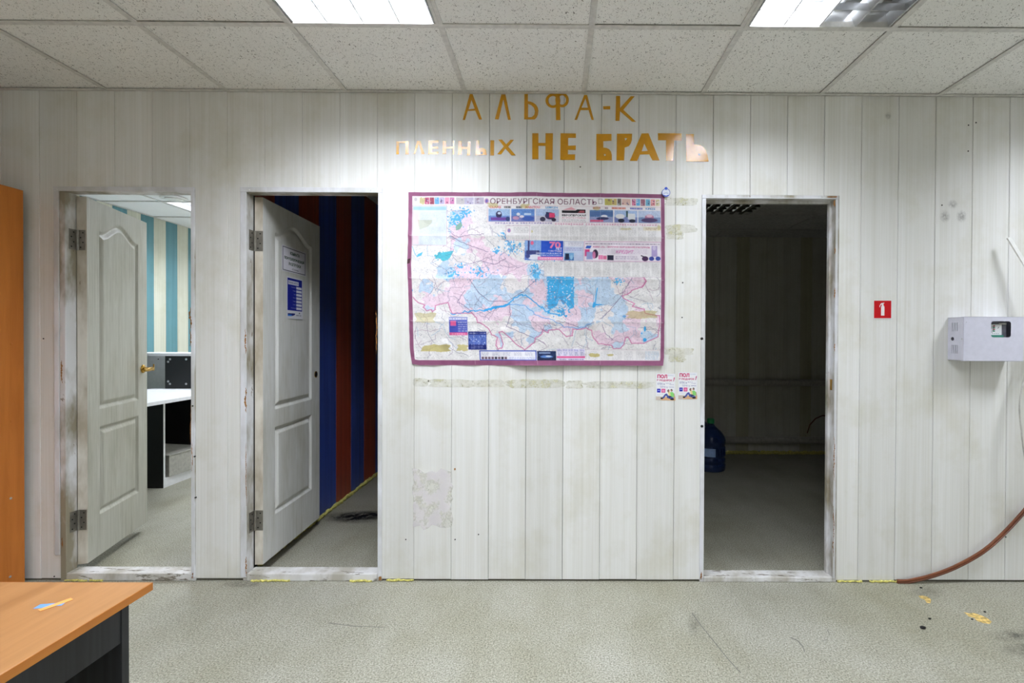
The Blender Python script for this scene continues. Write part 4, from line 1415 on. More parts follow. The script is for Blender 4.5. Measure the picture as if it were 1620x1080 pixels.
P.photo(933, 330, 970, 349.5, (90, 126, 170), (150, 160, 200), [('r', .5, .3, .5, .16, (80, 110, 160)), ('e', .62, .52, .14, .12, (232, 232, 236)), ('e', .55, .7, .26, .12, (50, 54, 96)), ('r', .3, .88, .28, .08, (214, 96, 130))])
P.photo(972, 330, 1008.5, 349.5, (166, 190, 226), (120, 130, 180), [('e', .25, .5, .2, .2, (226, 226, 226)), ('r', .75, .5, .16, .24, (226, 230, 232)), ('e', .3, .85, .14, .16, (36, 40, 60)), ('e', .78, .86, .14, .14, (36, 40, 60)), ('r', .55, .3, .04, .25, (60, 90, 90))])
P.photo(1010, 330, 1045.5, 349.5, (190, 206, 230), (126, 150, 190), [('e', .5, .55, .2, .25, (176, 120, 150)), ('e', .5, .78, .36, .18, (84, 70, 110)), ('e', .5, .42, .14, .12, (224, 190, 206))])
P.rect(886, 329, 931, 350, (242, 240, 240))
P.poly([(889, 330.5), (904, 325.5), (912, 330)], (226, 150, 160), 0.8)
P.poly([(889, 331), (910, 331), (914, 329), (926.5, 329), (926.5, 335), (889, 335)], (28, 26, 32))
P.poly([(914, 334.5), (918, 331), (925, 331), (925, 334.5)], (196, 92, 104), 0.85)
P.text('ЕВРОПЕЙСКАЯ', 889, 336.5, 927, 340, (36, 32, 38), 1, 0.02)
P.text('АГРОТЕХНИКА', 889, 341.2, 927, 344, (206, 120, 140), 1, 0.0)
P.greek(889, 345, 927, 350, 2, (130, 120, 130), 0.5)
P.rect(770, 350, 1046, 355, (241, 237, 238))
P.text('П Р О Д А Ж А   И   О Б С Л У Ж И В А Н И Е', 783, 351, 873, 353.8, (84, 66, 150), 1, 0.02)
P.text('С О В Р Е М Е Н Н О Й   С Е Л Ь С К О Х О З Я Й С Т В Е Н Н О Й   Т Е Х Н И К И', 878, 351.3, 1039, 354.2, (206, 96, 140), 1, 0.02)
P.frame(770.5, 324, 1046, 350.2, 0.5, (212, 160, 170), 0.7)
# tables of names
P.rect(800, 356, 1046, 379.3, (238, 237, 235))
P.frame(800, 356, 838, 379.3, 0.5, (190, 150, 170))
P.greek(812, 358, 836, 368, 4, (130, 130, 130), 0.5)
P.greek(802, 371, 836, 378, 2, (150, 150, 150), 0.5)
P.ell(805, 364, 2.6, 3.4, (196, 130, 176))
P.ell(805, 364, 1.4, 2, (120, 150, 200))
for i_ in range(13):
    P.greek(840 + i_ * 15.4, 357, 840 + i_ * 15.4 + 13, 378.5, 15, (146, 146, 146), 0.5)
P.rect(1018, 356, 1046, 362, (236, 226, 190), 0.6)
P.greek(1022, 357, 1040, 361, 2, (140, 96, 60), 0.7)
P.rect(861, 413.5, 1046, 437, (239, 238, 236))
for i_ in range(12):
    P.greek(862 + i_ * 15.4, 414.5, 862 + i_ * 15.4 + 12, 436, 15, (146, 146, 146), 0.5)
P.frame(861, 413, 1046, 437, 0.5, (176, 160, 170), 0.8)
# anniversary advertisement
P.rect(830, 380, 891, 411, (36, 82, 190))
P.photo(830, 380, 856, 411, (140, 176, 226), (96, 120, 186), [('r', .24, .4, .05, .4, (56, 52, 110)), ('e', .45, .12, .1, .1, (214, 96, 130)), ('r', .5, .6, .4, .1, (60, 66, 120)), ('e', .6, .85, .4, .14, (222, 226, 236)), ('e', .2, .8, .14, .1, (60, 70, 130))])
P.text('70', 869, 381.5, 887, 392, (238, 130, 170), 1, 0.04)
P.text('ЛЕТ', 879, 391, 889, 394.6, (240, 240, 246), 1, 0.03)
P.text('ГАИ-ГИБДД', 868, 395, 888.5, 397.8, (238, 214, 226), 1, 0.03)
P.text('ОРЕНБУРГСКОЙ ОБЛАСТИ', 848, 398.6, 888.5, 401.3, (240, 240, 246), 1, 0.03)
P.text('доверие и безопасность', 853, 402, 888.5, 404.4, (240, 240, 246), 1, 0.02)
P.rect(851, 405.5, 891, 411, (232, 140, 184))
P.greek(854, 406.5, 889, 410, 1, (250, 240, 246), 0.9)
P.rect(892, 380.5, 923, 411.5, (196, 208, 230))
P.rect(893, 381, 922, 389, (232, 234, 240))
P.greek(899, 382, 921, 388, 3, (140, 130, 160), 0.6)
P.greek(893, 390.5, 922, 396, 2, (150, 140, 196), 0.8)
P.photo(893, 399, 908, 411, (120, 170, 214), (60, 110, 170), [('r', .3, .5, .2, .4, (28, 36, 64)), ('e', .75, .6, .15, .3, (150, 196, 226))])
P.greek(909, 402, 922, 410, 3, (190, 190, 220), 0.8)
P.frame(892, 380.5, 923, 411.5, 0.5, (150, 160, 200))
# welding advertisement
P.rect(924, 380, 1046, 412, (238, 232, 238))
P.frame(924, 380, 1046, 412, 0.8, (206, 150, 186))
P.greek(926, 382.4, 1044, 385.4, 1, (110, 90, 120), 0.8)
P.poly([(926, 391.5), (928, 387), (936, 387), (934, 391.5)], (52, 96, 190))
P.text('ФИРМА «ТС» - СВАРОЧНОЕ ОБОРУДОВАНИЕ И МАТЕРИАЛЫ', 938, 387.5, 1028, 390.6, (190, 60, 120), 1, 0.02, 0.15)
P.greek(947, 392, 1024, 400, 4, (176, 150, 180), 0.5)
P.text('КРЕДИТ', 974, 394, 1001, 400, (210, 110, 176), 1, 0.02, 0.3)
P.rect(925.5, 393, 933, 404, (206, 60, 120))
P.rect(928, 397, 938, 409, (150, 160, 206))
P.ell(942, 400, 4.5, 7, (44, 30, 56))
P.ell(940, 402, 2.5, 6, (206, 120, 160))
P.rect(947, 402, 954, 409, (232, 130, 176))
P.rect(954.5, 403, 960, 409, (226, 120, 160))
P.rect(961, 402, 971, 410, (44, 44, 70))
P.greek(974, 403, 1010, 409, 2, (130, 110, 150), 0.7)
P.ell(1021, 407, 5, 4, (70, 40, 80))
P.rect(1031, 386.5, 1040, 404, (176, 160, 206))
P.ell(1035.5, 390, 3, 3.4, (206, 196, 222))
P.ell(1031, 407, 4, 3.4, (60, 70, 150))
P.ell(1041, 407, 4, 3.4, (60, 80, 160))
P.poly([(1014, 401), (1022, 404), (1021, 405), (1014, 403)], (56, 50, 70))
# boxes at the lower left and along the bottom
P.rect(709, 502, 738, 531, (70, 84, 180))
P.rect(709.5, 503, 737.5, 506.5, (236, 236, 246))
P.greek(710.5, 503.6, 737, 506, 1, (50, 60, 150), 0.9)
P.rect(711, 508, 720, 516, (226, 96, 150))
P.greek(711, 517, 720, 519, 1, (40, 44, 90), 0.9)
P.greek(723, 509, 737, 526, 5, (226, 228, 240), 0.85)
P.rect(709, 526.5, 738, 531, (222, 96, 150))
P.greek(713, 528, 735, 530, 1, (250, 236, 244), 0.9)
P.rect(739, 525, 768, 554, (32, 44, 120))
P.greek(741, 526.5, 767, 529, 1, (210, 216, 236), 0.9)
P.rect(739.5, 530, 767.5, 546, (86, 110, 186))
for _ in range(60):
    x, y = random.uniform(740, 766), random.uniform(530.5, 545)
    P.rect(x, y, x + random.uniform(.5, 2), y + random.uniform(.5, 2.5), random.choice([(200, 212, 238), (40, 52, 120), (140, 160, 216)]), 0.8)
P.greek(743, 547.5, 764, 552.5, 2, (170, 180, 226), 0.7)
P.rect(756, 555, 847.5, 571, (56, 84, 190))
P.rect(757.6, 556.6, 846, 569.6, (240, 240, 244))
for i_ in range(5):
    P.greek(759 + i_ * 17.5, 558, 759 + i_ * 17.5 + 12, 564, 4, (130, 130, 160), 0.6)
for i_ in range(8):
    P.rect(759 + i_ * 5.3, 565.3, 763 + i_ * 5.3, 569.2, random.choice([(120, 96, 110), (196, 180, 190), (60, 56, 70), (150, 130, 140)]))
P.greek(803, 565.5, 845, 569, 2, (120, 130, 200), 0.7)
P.photo(848.5, 556, 879, 571, (30, 46, 90), (24, 34, 70), [('e', .5, .6, .34, .14, (90, 130, 196)), ('e', .6, .55, .15, .08, (206, 222, 240)), ('r', .4, .2, .3, .06, (150, 170, 210))])
P.rect(880, 552, 925.5, 571, (226, 222, 238))
for i_ in range(5):
    P.greek(881 + i_ * 9, 553, 881 + i_ * 9 + 7, 556.5, 2, (90, 90, 190), 0.8)
    P.greek(882 + i_ * 9, 557.5, 882 + i_ * 9 + 6, 563, 3, (70, 80, 140), 0.7)
P.rect(880, 564, 925.5, 567, (228, 96, 150))
P.text('г. Оренбург', 881.5, 568, 897, 570.4, (70, 50, 110), 1, 0.0)
P.greek(899, 568, 925, 570.4, 1, (70, 50, 110), 0.9)
P.rect(927, 553.5, 1046, 572, (240, 238, 236))
for i_ in range(6):
    P.greek(931 + i_ * 19, 556, 931 + i_ * 19 + 15, 570, 7, (150, 150, 156), 0.45)
P.greek(1022, 556, 1044, 570, 7, (110, 160, 206), 0.5)
P.frame(927, 553.5, 1046, 572, 0.5, (190, 170, 180), 0.7)
P.greek(653, 566.5, 684, 568.5, 1, (130, 130, 130), 0.6)
# tape stains on the paper
OLV = (186, 172, 96)
for st in ((652, 494, 690, 513, 0.45), (661, 545, 716, 558, 0.75), (719, 545, 740, 557, 0.7), (988, 490, 1044, 504, 0.5), (930, 559, 950, 566, 0.8), (960, 560, 972, 564, 0.7), (662, 311, 672, 323, 0.6), (770, 319, 790, 328, 0.55), (822, 321, 838, 329, 0.6), (938, 324, 950, 331, 0.45), (957, 313, 968, 323, 0.6), (980, 358, 1001, 362, 0.4), (1040, 352, 1046, 362, 0.5), (840, 363, 843, 368, 0.6)):
    P.poly(ragged(st[0], st[2], st[1], st[3], 9, 0.35), OLV, st[4])
# border
bx = [(645, 303, 1052, 309.4), (645, 570.8, 1052, 579), (645, 303, 651.3, 579), (1046.3, 303, 1052, 579)]
for b_ in bx:
    P.rect(*b_, PUR)
sl2 = np.zeros(P.X.shape)
for x_ in (690, 796, 890, 950, 1006):
    sl2 += np.exp(-((P.X - x_) / 3) ** 2)
P.im += (smoothfield(rng.normal(0, 1, (60, 90))) * 0.012)[..., None]
# folds rubbed white
for y_ in (372.5, 440.5, 509):
    P.line([(648, y_), (1050, y_ + 1)], 0.7, (250, 248, 246), 0.55)
for x_ in (748, 849, 950):
    P.line([(x_, 305), (x_, 577)], 0.6, (250, 248, 246), 0.4)
P.poly([(645, 411), (650, 409), (649, 417), (645, 418)], (70, 40, 46))
P.im = np.clip(P.im, 0, 1) * np.array([0.915, 0.908, 0.915])
MAPN = (smoothfield(rng.normal(0, 1, (9, 14))), smoothfield(rng.normal(0, 1, (26, 36))))


def map_fn(x, y):
    u, v = (x - 645) / 407, (y - 303) / 276
    # outline of the real sheet: slightly askew, left edge and lower corner not straight
    xl = np.interp(v, [0, 0.3, 0.42, 0.5, 0.75, 0.9, 0.96, 1], [646.5, 646.0, 644.5, 645.5, 647.5, 648.5, 650, 652.5])
    xr = np.interp(v, [0, 0.25, 0.6, 0.95, 1], [1051, 1051.5, 1051.5, 1050, 1048])
    yt = np.interp(u, [0, 0.5, 1], [304.2, 304.5, 307.5])
    yb = np.interp(u, [0, 0.03, 0.5, 1], [575.5, 577.5, 577.8, 578.2])
    px = xl + (xr - xl) * u
    py = yt + (yb - yt) * v
    off = 0.004 + 0.002 * MAPN[0].ravel() + 0.0013 * MAPN[1].ravel()
    for y_ in (372.5, 440.5, 509):
        off = off + 0.0036 * np.exp(-np.abs(y - y_) / 6)
    for x_ in (748, 849, 950):
        off = off + 0.002 * np.exp(-np.abs(x - x_) / 6)
    off = off + 0.016 * np.clip((v - 0.9) / 0.1, 0, 1) ** 2 * np.interp(u, [0, 0.1, 0.38, 0.45, 0.7, 1], [0.25, 0.05, 0.15, 0.9, 0.6, 0.8])
    off = np.maximum(off, 0.001)
    Y = D - off
    # back-projection written out for whole arrays
    a_, b_ = (px - CX) / F_PX, (540 - py) / F_PX
    dx = RT.x * a_ + UP.x * b_ + FW.x
    dy = RT.y * a_ + UP.y * b_ + FW.y
    dz = RT.z * a_ + UP.z * b_ + FW.z
    s_ = D / dy
    return np.stack([dx * s_, Y, ZC + dz * s_], 1)


mo = P.sheet('wall_map', map_fn, org=at_y(849, 577, D))
tag(mo, 'large creased regional wall map with purple border headed ОРЕНБУРГСКАЯ ОБЛАСТЬ', 'map')

# round blue sticker at the corner of the map
st = Print(1045, 296, 1061, 313, 8, (236, 238, 242))
st.ell(1053, 305.5, 6.6, 6.6, (60, 90, 190))
st.ell(1053, 305.5, 5.8, 5.8, (226, 232, 244))
st.ell(1053, 299.0, 2.4, 2.2, (40, 80, 200))
st.line([(1049, 307), (1053, 305.8), (1057, 307)], 0.7, (110, 130, 190), 0.8)
st.line([(1049.3, 309.6), (1053, 311), (1056.7, 309.6)], 1.2, (60, 90, 200))


def flat_fn(x0, y0, x1, y1, depth, quad):
    """map the sheet's own rectangle onto four photographed corners on the wall plane (tl, tr, br, bl)"""
    q = [np.array(at_y(p_[0], p_[1], D)) for p_ in quad]

    def fn(x, y):
        u, v = ((x - x0) / (x1 - x0))[:, None], ((y - y0) / (y1 - y0))[:, None]
        p_ = q[0] * (1 - u) * (1 - v) + q[1] * u * (1 - v) + q[2] * u * v + q[3] * (1 - u) * v
        p_[:, 1] = D - depth
        return p_
    return fn


# the sticker is round: keep the disc only
sx, sy = st.X, st.Y
disc = (((sx - 1053) / 6.7) ** 2 + ((sy - 305.5) / 6.7) ** 2 < 1) | (((sx - 1053) / 2.5) ** 2 + ((sy - 299.0) / 2.3) ** 2 < 1)
so = st.sheet('round_sticker', flat_fn(1045, 296, 1061, 313, 0.0105, [(1045, 296), (1061, 296), (1061, 313), (1045, 313)]), mat='print_gloss', org=at_y(1053, 312, D))
bm = bmesh.new()
bm.from_mesh(so.data)
bm.verts.ensure_lookup_table()
fl_ = disc.ravel()
bmesh.ops.delete(bm, geom=[v for v in bm.verts if not fl_[v.index]], context='VERTS')
bm.to_mesh(so.data)
bm.free()
tag(so, 'small round blue and white sticker on the upper right corner of the map', 'sticker')


# ------------------------------------------------------------------ two flooring leaflets
def leaflet(name, label, quad, group):
    p_ = Print(0, 0, 60, 84, 2.4, (236, 236, 240))
    p_.rect(2, 2, 58, 82, (240, 240, 243))
    p_.rect(0, 72, 60, 84, (206, 192, 180))
    p_.poly([(14, 84), (60, 84), (60, 74), (22, 74)], (220, 176, 130))
    p_.text('ПОЛ', 4, 3, 35, 15, (196, 20, 96), 1, 0.05)
    p_.text('В ПОДАРОК', 3, 18, 51, 25, (190, 30, 100), 1, 0.04)
    p_.text('!', 53, 11, 56, 24, (190, 30, 100), 1, 0.06, 0.25)
    p_.greek(38, 3.5, 56, 8, 2, (140, 160, 190), 0.7)
    p_.text('КУПИ 5 м', 5, 29, 27, 36, (70, 70, 140), 1, 0.0)
    p_.greek(30, 29, 47, 32, 1, (90, 80, 150), 0.8)
    p_.greek(42, 33, 55, 36, 1, (90, 80, 150), 0.8)
    p_.text('ПОЛУЧИ 1 м', 12, 39, 36, 45, (100, 96, 160), 0.9, 0.0)
    p_.greek(40, 40, 56, 44, 1, (100, 96, 160), 0.8)
    p_.rect(3.5, 48, 14, 60, (34, 36, 170))
    p_.poly([(5, 55), (9, 51), (13, 55)], (200, 206, 240), 0.8)
    p_.rect(17, 48, 29, 60, (214, 60, 130))
    p_.rect(19, 50.5, 27, 57.5, (240, 170, 204), 0.8)
    p_.greek(3.5, 62, 26, 70, 3, (190, 190, 206), 0.6)
    # a couple sitting on the floor: dark hair, jeans, pale top and light green shirt
    p_.poly([(37, 58), (42, 56), (46, 60), (46, 72), (40, 72)], (232, 216, 150))
    p_.poly([(44, 58), (51, 57), (56, 62), (57, 72), (46, 74)], (140, 214, 120))
    p_.poly([(36, 68), (46, 70), (54, 76), (46, 80), (34, 76)], (52, 58, 100))
    p_.poly([(18, 78), (28, 64), (34, 62), (42, 76), (38, 78), (31, 69), (24, 79)], (74, 90, 160))
    p_.poly([(44, 74), (55, 74), (52, 80), (44, 80)], (90, 106, 170))
    p_.ell(18, 78, 4, 2.6, (30, 28, 34))
    p_.ell(50, 80, 6, 2.8, (30, 28, 34))
    p_.ell(39, 54, 3.4, 4.2, (52, 34, 30))
    p_.ell(40.6, 54.6, 2, 2.8, (222, 176, 150))
    p_.ell(48, 52, 3.2, 4, (46, 34, 32))
    p_.ell(46.8, 53, 2, 2.8, (216, 170, 144))
    p_.line([(56, 62), (58, 72), (55, 77)], 2, (196, 150, 126))
    o = p_.sheet(name, flat_fn(0, 0, 60, 84, 0.0008, quad), mat='print', org=at_y((quad[2][0] + quad[3][0]) / 2, quad[2][1], D))
    return tag(o, label, 'leaflet', group)


leaflet('leaflet', 'ПОЛ В ПОДАРОК leaflet nearer the map corner, the lower of the two', [(1038, 590.5), (1068, 591), (1068.5, 633.5), (1037.5, 632.5)], 'flooring leaflets')
leaflet('leaflet', 'ПОЛ В ПОДАРОК leaflet next to the store doorway, the higher of the two', [(1073, 588.5), (1103, 589), (1103, 631), (1073, 631)], 'flooring leaflets')

# ------------------------------------------------------------------ red fire extinguisher sign
fs = Print(0, 0, 30, 30, 7, (240, 238, 238))
fs.rect(0.9, 0.9, 29.1, 29.1, (196, 10, 24))
fs.poly([(12.5, 11), (13.5, 8.4), (15, 7.6), (16.6, 8.4), (18, 11), (18, 25), (12.5, 25)], (244, 242, 242))
fs.rect(13.8, 5.6, 16.4, 8.2, (244, 242, 242))
fs.poly([(11, 6.6), (13, 4.8), (17.6, 4.2), (17.6, 5.2), (13.6, 6.2), (11.6, 8.2)], (244, 242, 242))
fs.line([(12.8, 7), (10.6, 8.6), (10.2, 11)], 0.9, (244, 242, 242))
o = fs.sheet('fire_extinguisher_sign', flat_fn(0, 0, 30, 30, 0.0022, [(1381.5, 474.6), (1410.5, 474.6), (1410.3, 504), (1381.3, 504)]), mat='print_gloss', org=at_y(1396, 504, D))
tag(o, 'red square sign with a white fire extinguisher on the wall', 'sign')

# ------------------------------------------------------------------ notices on the second door
XF2 = leaf_xf(H2, A2)


def on_leaf(s0, s1, zt, zb):
    def fn(x, y):
        u, v = x, y
        P_ = np.stack([s0 + (s1 - s0) * u, np.full_like(u, -0.0447), zt + (zb - zt) * v], 1)
        M_ = np.array(XF2)
        return P_ @ M_[:3, :3].T + M_[:3, 3]
    return fn


def leaf_s(px):
    """distance along the second leaf of a photographed column"""
    M_ = XF2
    o_, d_ = M_ @ Vector((0, -0.0447, 0)), (M_.to_3x3() @ Vector((1, 0, 0)))
    r_ = ray(px, 460)
    # o + d s = k r (x and y only)
    A_ = np.array([[d_.x, -r_.x], [d_.y, -r_.y]])
    s_, _k = np.linalg.solve(A_, [-o_.x, -o_.y])
    return s_, _k


def leaf_z(px, py):
    s_, k_ = leaf_s(px)
    return ZC + ray(px, py).z * k_


n1 = Print(0, 0, 1, 1, 1, (0, 0, 0))
n1 = Print(0, 0, 100, 72, 2.2, (236, 234, 242))
n1.frame(3, 3, 97, 69, 1.6, (36, 34, 48))
GR = (24, 66, 44)
n1.text('КОМНАТА', 32, 12, 72, 21, GR, 1, 0.04)
n1.text('ПСИХОЛОГИЧЕСКОЙ', 9, 27, 92, 37, GR, 1, 0.05)
n1.text('РАЗГРУЗКИ', 27, 43, 77, 52, (46, 84, 60), 1, 0.03)
n1.text('«Столовая»', 40, 58, 68, 64, (80, 80, 96), 1, 0.0)
fn0 = on_leaf(leaf_s(446)[0], leaf_s(484)[0], leaf_z(446, 386.5), leaf_z(446, 427.5))
o = n1.sheet('paper_notice', lambda x, y: fn0(x / 100, y / 72), org=XF2 @ Vector((leaf_s(446)[0], -0.044, leaf_z(446, 427))))
tag(o, 'white paper notice КОМНАТА ПСИХОЛОГИЧЕСКОЙ РАЗГРУЗКИ on the second door', 'notice')
n2 = Print(0, 0, 60, 110, 2.2, (236, 236, 242))
n2.rect(3, 3, 57, 88, (30, 40, 150))
n2.rect(5, 9, 44, 20, (222, 222, 238))
n2.text('Режим работы', 7, 11.5, 42, 17.5, (90, 90, 130), 1, 0.0)
for i_, dy_ in enumerate(('Понедельник', 'Вторник', 'Среда', 'Четверг', 'Пятница', 'Суббота', 'Воскресенье')):
    y_ = 23 + i_ * 9.2
    n2.rect(35, y_, 55.5, y_ + 6.6, (232, 232, 240))
    w_ = 1.6 * len(dy_)
    n2.text(dy_, 33.5 - w_, y_ + 1.5, 33.5, y_ + 4.6, (214, 216, 240), 1, 0.0)
n2.poly([(4, 96), (30, 95), (30, 99), (22, 102), (4, 103)], (36, 44, 130))
n2.rect(4, 99, 18, 103, (60, 130, 220))
n2.poly([(44, 95), (47, 91), (50, 95)], (60, 60, 80))
n2.greek(34, 97, 55, 103, 1, (110, 110, 130), 0.8)
fn1 = on_leaf(leaf_s(453.5)[0], leaf_s(479)[0], leaf_z(453.5, 436.5), leaf_z(453.5, 503.5))
o = n2.sheet('paper_notice', lambda x, y: fn1(x / 60, y / 110), org=XF2 @ Vector((leaf_s(453)[0], -0.044, leaf_z(453, 503))))
tag(o, 'narrow blue opening hours notice below the white one on the second door', 'notice')
# ------------------------------------------------------------------ alarm control box on the wall
YBX = D - 0.098
bx0 = at_y(1499.5, 535, D).x
bx1 = at_y(1619, 535, YBX).x
bz1 = at_y(1560, 501.5, YBX).z
bz0 = at_y(1560, 570.5, YBX).z
box = thing('alarm_control_box', ((bx0 + bx1) / 2, D - 0.05, bz0), 'pale lilac metal alarm control box with small window', 'control box')
# body: shell with an opening at the front
th = 0.0015
m = MB()
m.box(bx0, bx1, D - 0.002, D, bz0, bz1)
m.box(bx0, bx1, YBX + 0.004, D - 0.002, bz1 - th, bz1).box(bx0, bx1, YBX + 0.004, D - 0.002, bz0, bz0 + th).box(bx1 - th, bx1, YBX + 0.004, D - 0.002, bz0, bz1)
# left side with ventilation slots and a knock-out hole
hy = (YBX + 0.004, D - 0.002)
zc_ = (bz0 + bz1) / 2
slots = []
for i_ in range(4):
    ys_ = D - 0.028 - i_ * 0.0108
    for (za, zb_) in ((bz1 - 0.068, bz1 - 0.026), (bz0 + 0.034, bz0 + 0.076)):
        slots.append([(ys_, za), (ys_ + 0.0032, za), (ys_ + 0.0032, zb_), (ys_, zb_)])
slots.append([(D - 0.030 + 0.0095 * math.cos(2 * math.pi * i / 16), zc_ + 0.0095 * math.sin(2 * math.pi * i / 16)) for i in range(16)])
m.prism([[(hy[0], bz0), (hy[1], bz0), (hy[1], bz1), (hy[0], bz1)]] + slots, lambda u, v, w: (w, u, v), bx0, bx0 + th)
m.build('body', 'box_metal', box)
# cover with a rounded window
wx0, wx1 = at_y(1568, 520, YBX).x, at_y(1599.5, 520, YBX).x
wz1, wz0 = at_y(1584, 508, YBX).z, at_y(1584, 533.5, YBX).z
r_ = 0.012
hole = []
for (cx_, cz_, a0) in ((wx1 - r_, wz1 - r_, 0), (wx0 + r_, wz1 - r_, 90), (wx0 + r_, wz0 + r_, 180), (wx1 - r_, wz0 + r_, 270)):
    for i_ in range(6):
        a_ = R(a0 + 18 * i_)
        hole.append((cx_ + r_ * math.cos(a_), cz_ + r_ * math.sin(a_)))
outer = [(bx0 - 0.001, bz0 - 0.002), (bx1 + 0.001, bz0 - 0.002), (bx1 + 0.001, bz1 + 0.002), (bx0 - 0.001, bz1 + 0.002)]
cov = MB().prism([outer, hole], lambda u, v, w: (u, w, v), YBX, YBX + 0.0016)
cov.box(bx0 - 0.0012, bx0 - 0.0002, YBX, YBX + 0.016, bz0 - 0.002, bz1 + 0.002)
cov.box(bx0 - 0.001, bx1 + 0.001, YBX, YBX + 0.016, bz1 + 0.001, bz1 + 0.002).box(bx0 - 0.001, bx1 + 0.001, YBX, YBX + 0.016, bz0 - 0.002, bz0 - 0.001)
cover = cov.build('cover', 'box_metal', box)
MB().lathe([(0.003, 0), (0.003, -0.002)], (bx0 - 0.0002, YBX + 0.009, zc_), 10, 'x').build('screw', 'steel', cover)
MB().lathe([(0.0022, 0.0), (0.0022, -0.001)], (bx0 + 0.012, YBX, bz1 - 0.025), 10, 'y').build('screw', 'steel', cover)
bm_ = MB().prism([[(p[0], p[1]) for p in [(wx0 - 0.004, wz0 - 0.004), (wx1 + 0.004, wz0 - 0.004), (wx1 + 0.004, wz1 + 0.004), (wx0 - 0.004, wz1 + 0.004)]]], lambda u, v, w: (u, w, v), YBX + 0.03, YBX + 0.033)
bm_.build('inner_tray', 'box_in', box)
# indicator board behind the window
pw0, pw1 = wx0 + 0.006, wx0 + 0.068
pb = Print(0, 0, 60, 52, 3, (228, 230, 234))
pb.greek(3, 10, 18, 22, 3, (80, 80, 96), 0.8)
pb.greek(3, 32, 18, 42, 2, (80, 80, 96), 0.8)
for i_, cc in enumerate(((150, 30, 40), (30, 120, 80), (150, 40, 50), (40, 130, 90))):
    pb.rect(20, 6 + i_ * 8, 28, 12 + i_ * 8, cc)
pb.rect(18, 8, 20, 36, (40, 40, 44))
pb.line([(42, 20), (46, 14)], 2.5, (40, 40, 44))
for i_ in range(5):
    pb.rect(6 + i_ * 9, 44, 9 + i_ * 9, 47, (90, 90, 100))
zb0, zb1 = wz0 + 0.012, wz1 - 0.014


def pb_fn(x, y):
    return np.stack([pw0 + (pw1 - pw0) * x / 60, np.full_like(x, YBX + 0.018), zb1 + (zb0 - zb1) * y / 52], 1)


pb.sheet('indicator_board', pb_fn, parent=box, org=ORG[box.name])
MB().box(pw0, pw1, YBX + 0.0185, YBX + 0.026, zb0, zb1).build('board_body', 'white_pl', box)
MB().box(pw0 + 0.004, pw1 + 0.006, YBX + 0.013, YBX + 0.026, wz0 - 0.004, wz0 + 0.011).build('terminal_strip', 'pcb', box)
MB().tube([(pw0 + 0.045, YBX + 0.014, wz1 - 0.012), (wx1 - 0.012, YBX + 0.012, wz1 - 0.0125)], 0.0022, 8).build('wire', 'white_pl', box)

# ------------------------------------------------------------------ loose white cable duct and hanging cables
a = at_y(1594.5, 376, D - 0.05)
b = at_y(1690, 531, D - 0.14)
d = (b - a).normalized()
n = Vector((0, -1, 0))
n = (n - d * n.dot(d)).normalized()
s_ = d.cross(n)
hw, hd_ = 0.0095, 0.008
duct = MB().hexa([a - s_ * hw, a + s_ * hw, a + s_ * hw + n * hd_, a - s_ * hw + n * hd_], [b - s_ * hw, b + s_ * hw, b + s_ * hw + n * hd_, b - s_ * hw + n * hd_]).build('cable_duct', 'white_pl', bevel=0.001)
tag(duct, 'slanting loose white plastic cable duct above the alarm control box', 'cable duct')
for i_, (pts, r) in enumerate((([(1627, 545, .05), (1622, 590, .07), (1613, 640, .085), (1618, 700, .08), (1626, 760, .06), (1632, 830, .04)], 0.0035),
                               ([(1632, 548, .05), (1628, 600, .09), (1622, 660, .11), (1625, 730, .10), (1636, 800, .05)], 0.0035),
                               ([(1642, 540, .05), (1636, 620, .12), (1631, 700, .13), (1640, 790, .07)], 0.004))):
    P_ = [at_y(x_, y_, D - o_) for x_, y_, o_ in pts]
    # smooth the path
    fine = []
    for k_ in range(len(P_) - 1):
        p0, p1, p2, p3 = P_[max(k_ - 1, 0)], P_[k_], P_[k_ + 1], P_[min(k_ + 2, len(P_) - 1)]
        for q in range(8):
            t_ = q / 8
            fine.append(0.5 * ((2 * p1) + (p2 - p0) * t_ + (2 * p0 - 5 * p1 + 4 * p2 - p3) * t_ ** 2 + (3 * p1 - p0 - 3 * p2 + p3) * t_ ** 3))
    fine.append(P_[-1])
    c_ = MB().tube(fine, r, 8).build('hanging_cable', 'cable_w', smooth=True)
    tag(c_, ['thin grey cable hanging furthest left below the alarm box', 'thin grey cable hanging second below the alarm box', 'thicker grey cable hanging furthest right below the alarm box'][i_], 'cable', 'cables below the alarm box')

# ------------------------------------------------------------------ brown strip bent up from the floor
pts = [(1419, 921.5, .012), (1435, 919.5, .014), (1451, 916.5, .016), (1473, 911, .02), (1504, 900, .024), (1536, 884, .026), (1562, 867, .026), (1589, 842.5, .024), (1620, 809, .022), (1650, 772, .02), (1676, 735, .018)]
P_ = [at_y(x_, y_, D - o_) for x_, y_, o_ in pts]
P_[0].z = max(P_[0].z, 0.008)
fine = []
for k_ in range(len(P_) - 1):
    p0, p1, p2, p3 = P_[max(k_ - 1, 0)], P_[k_], P_[k_ + 1], P_[min(k_ + 2, len(P_) - 1)]
    for q in range(6):
        t_ = q / 6
        fine.append(0.5 * ((2 * p1) + (p2 - p0) * t_ + (2 * p0 - 5 * p1 + 4 * p2 - p3) * t_ ** 2 + (3 * p1 - p0 - 3 * p2 + p3) * t_ ** 3))
fine.append(P_[-1])


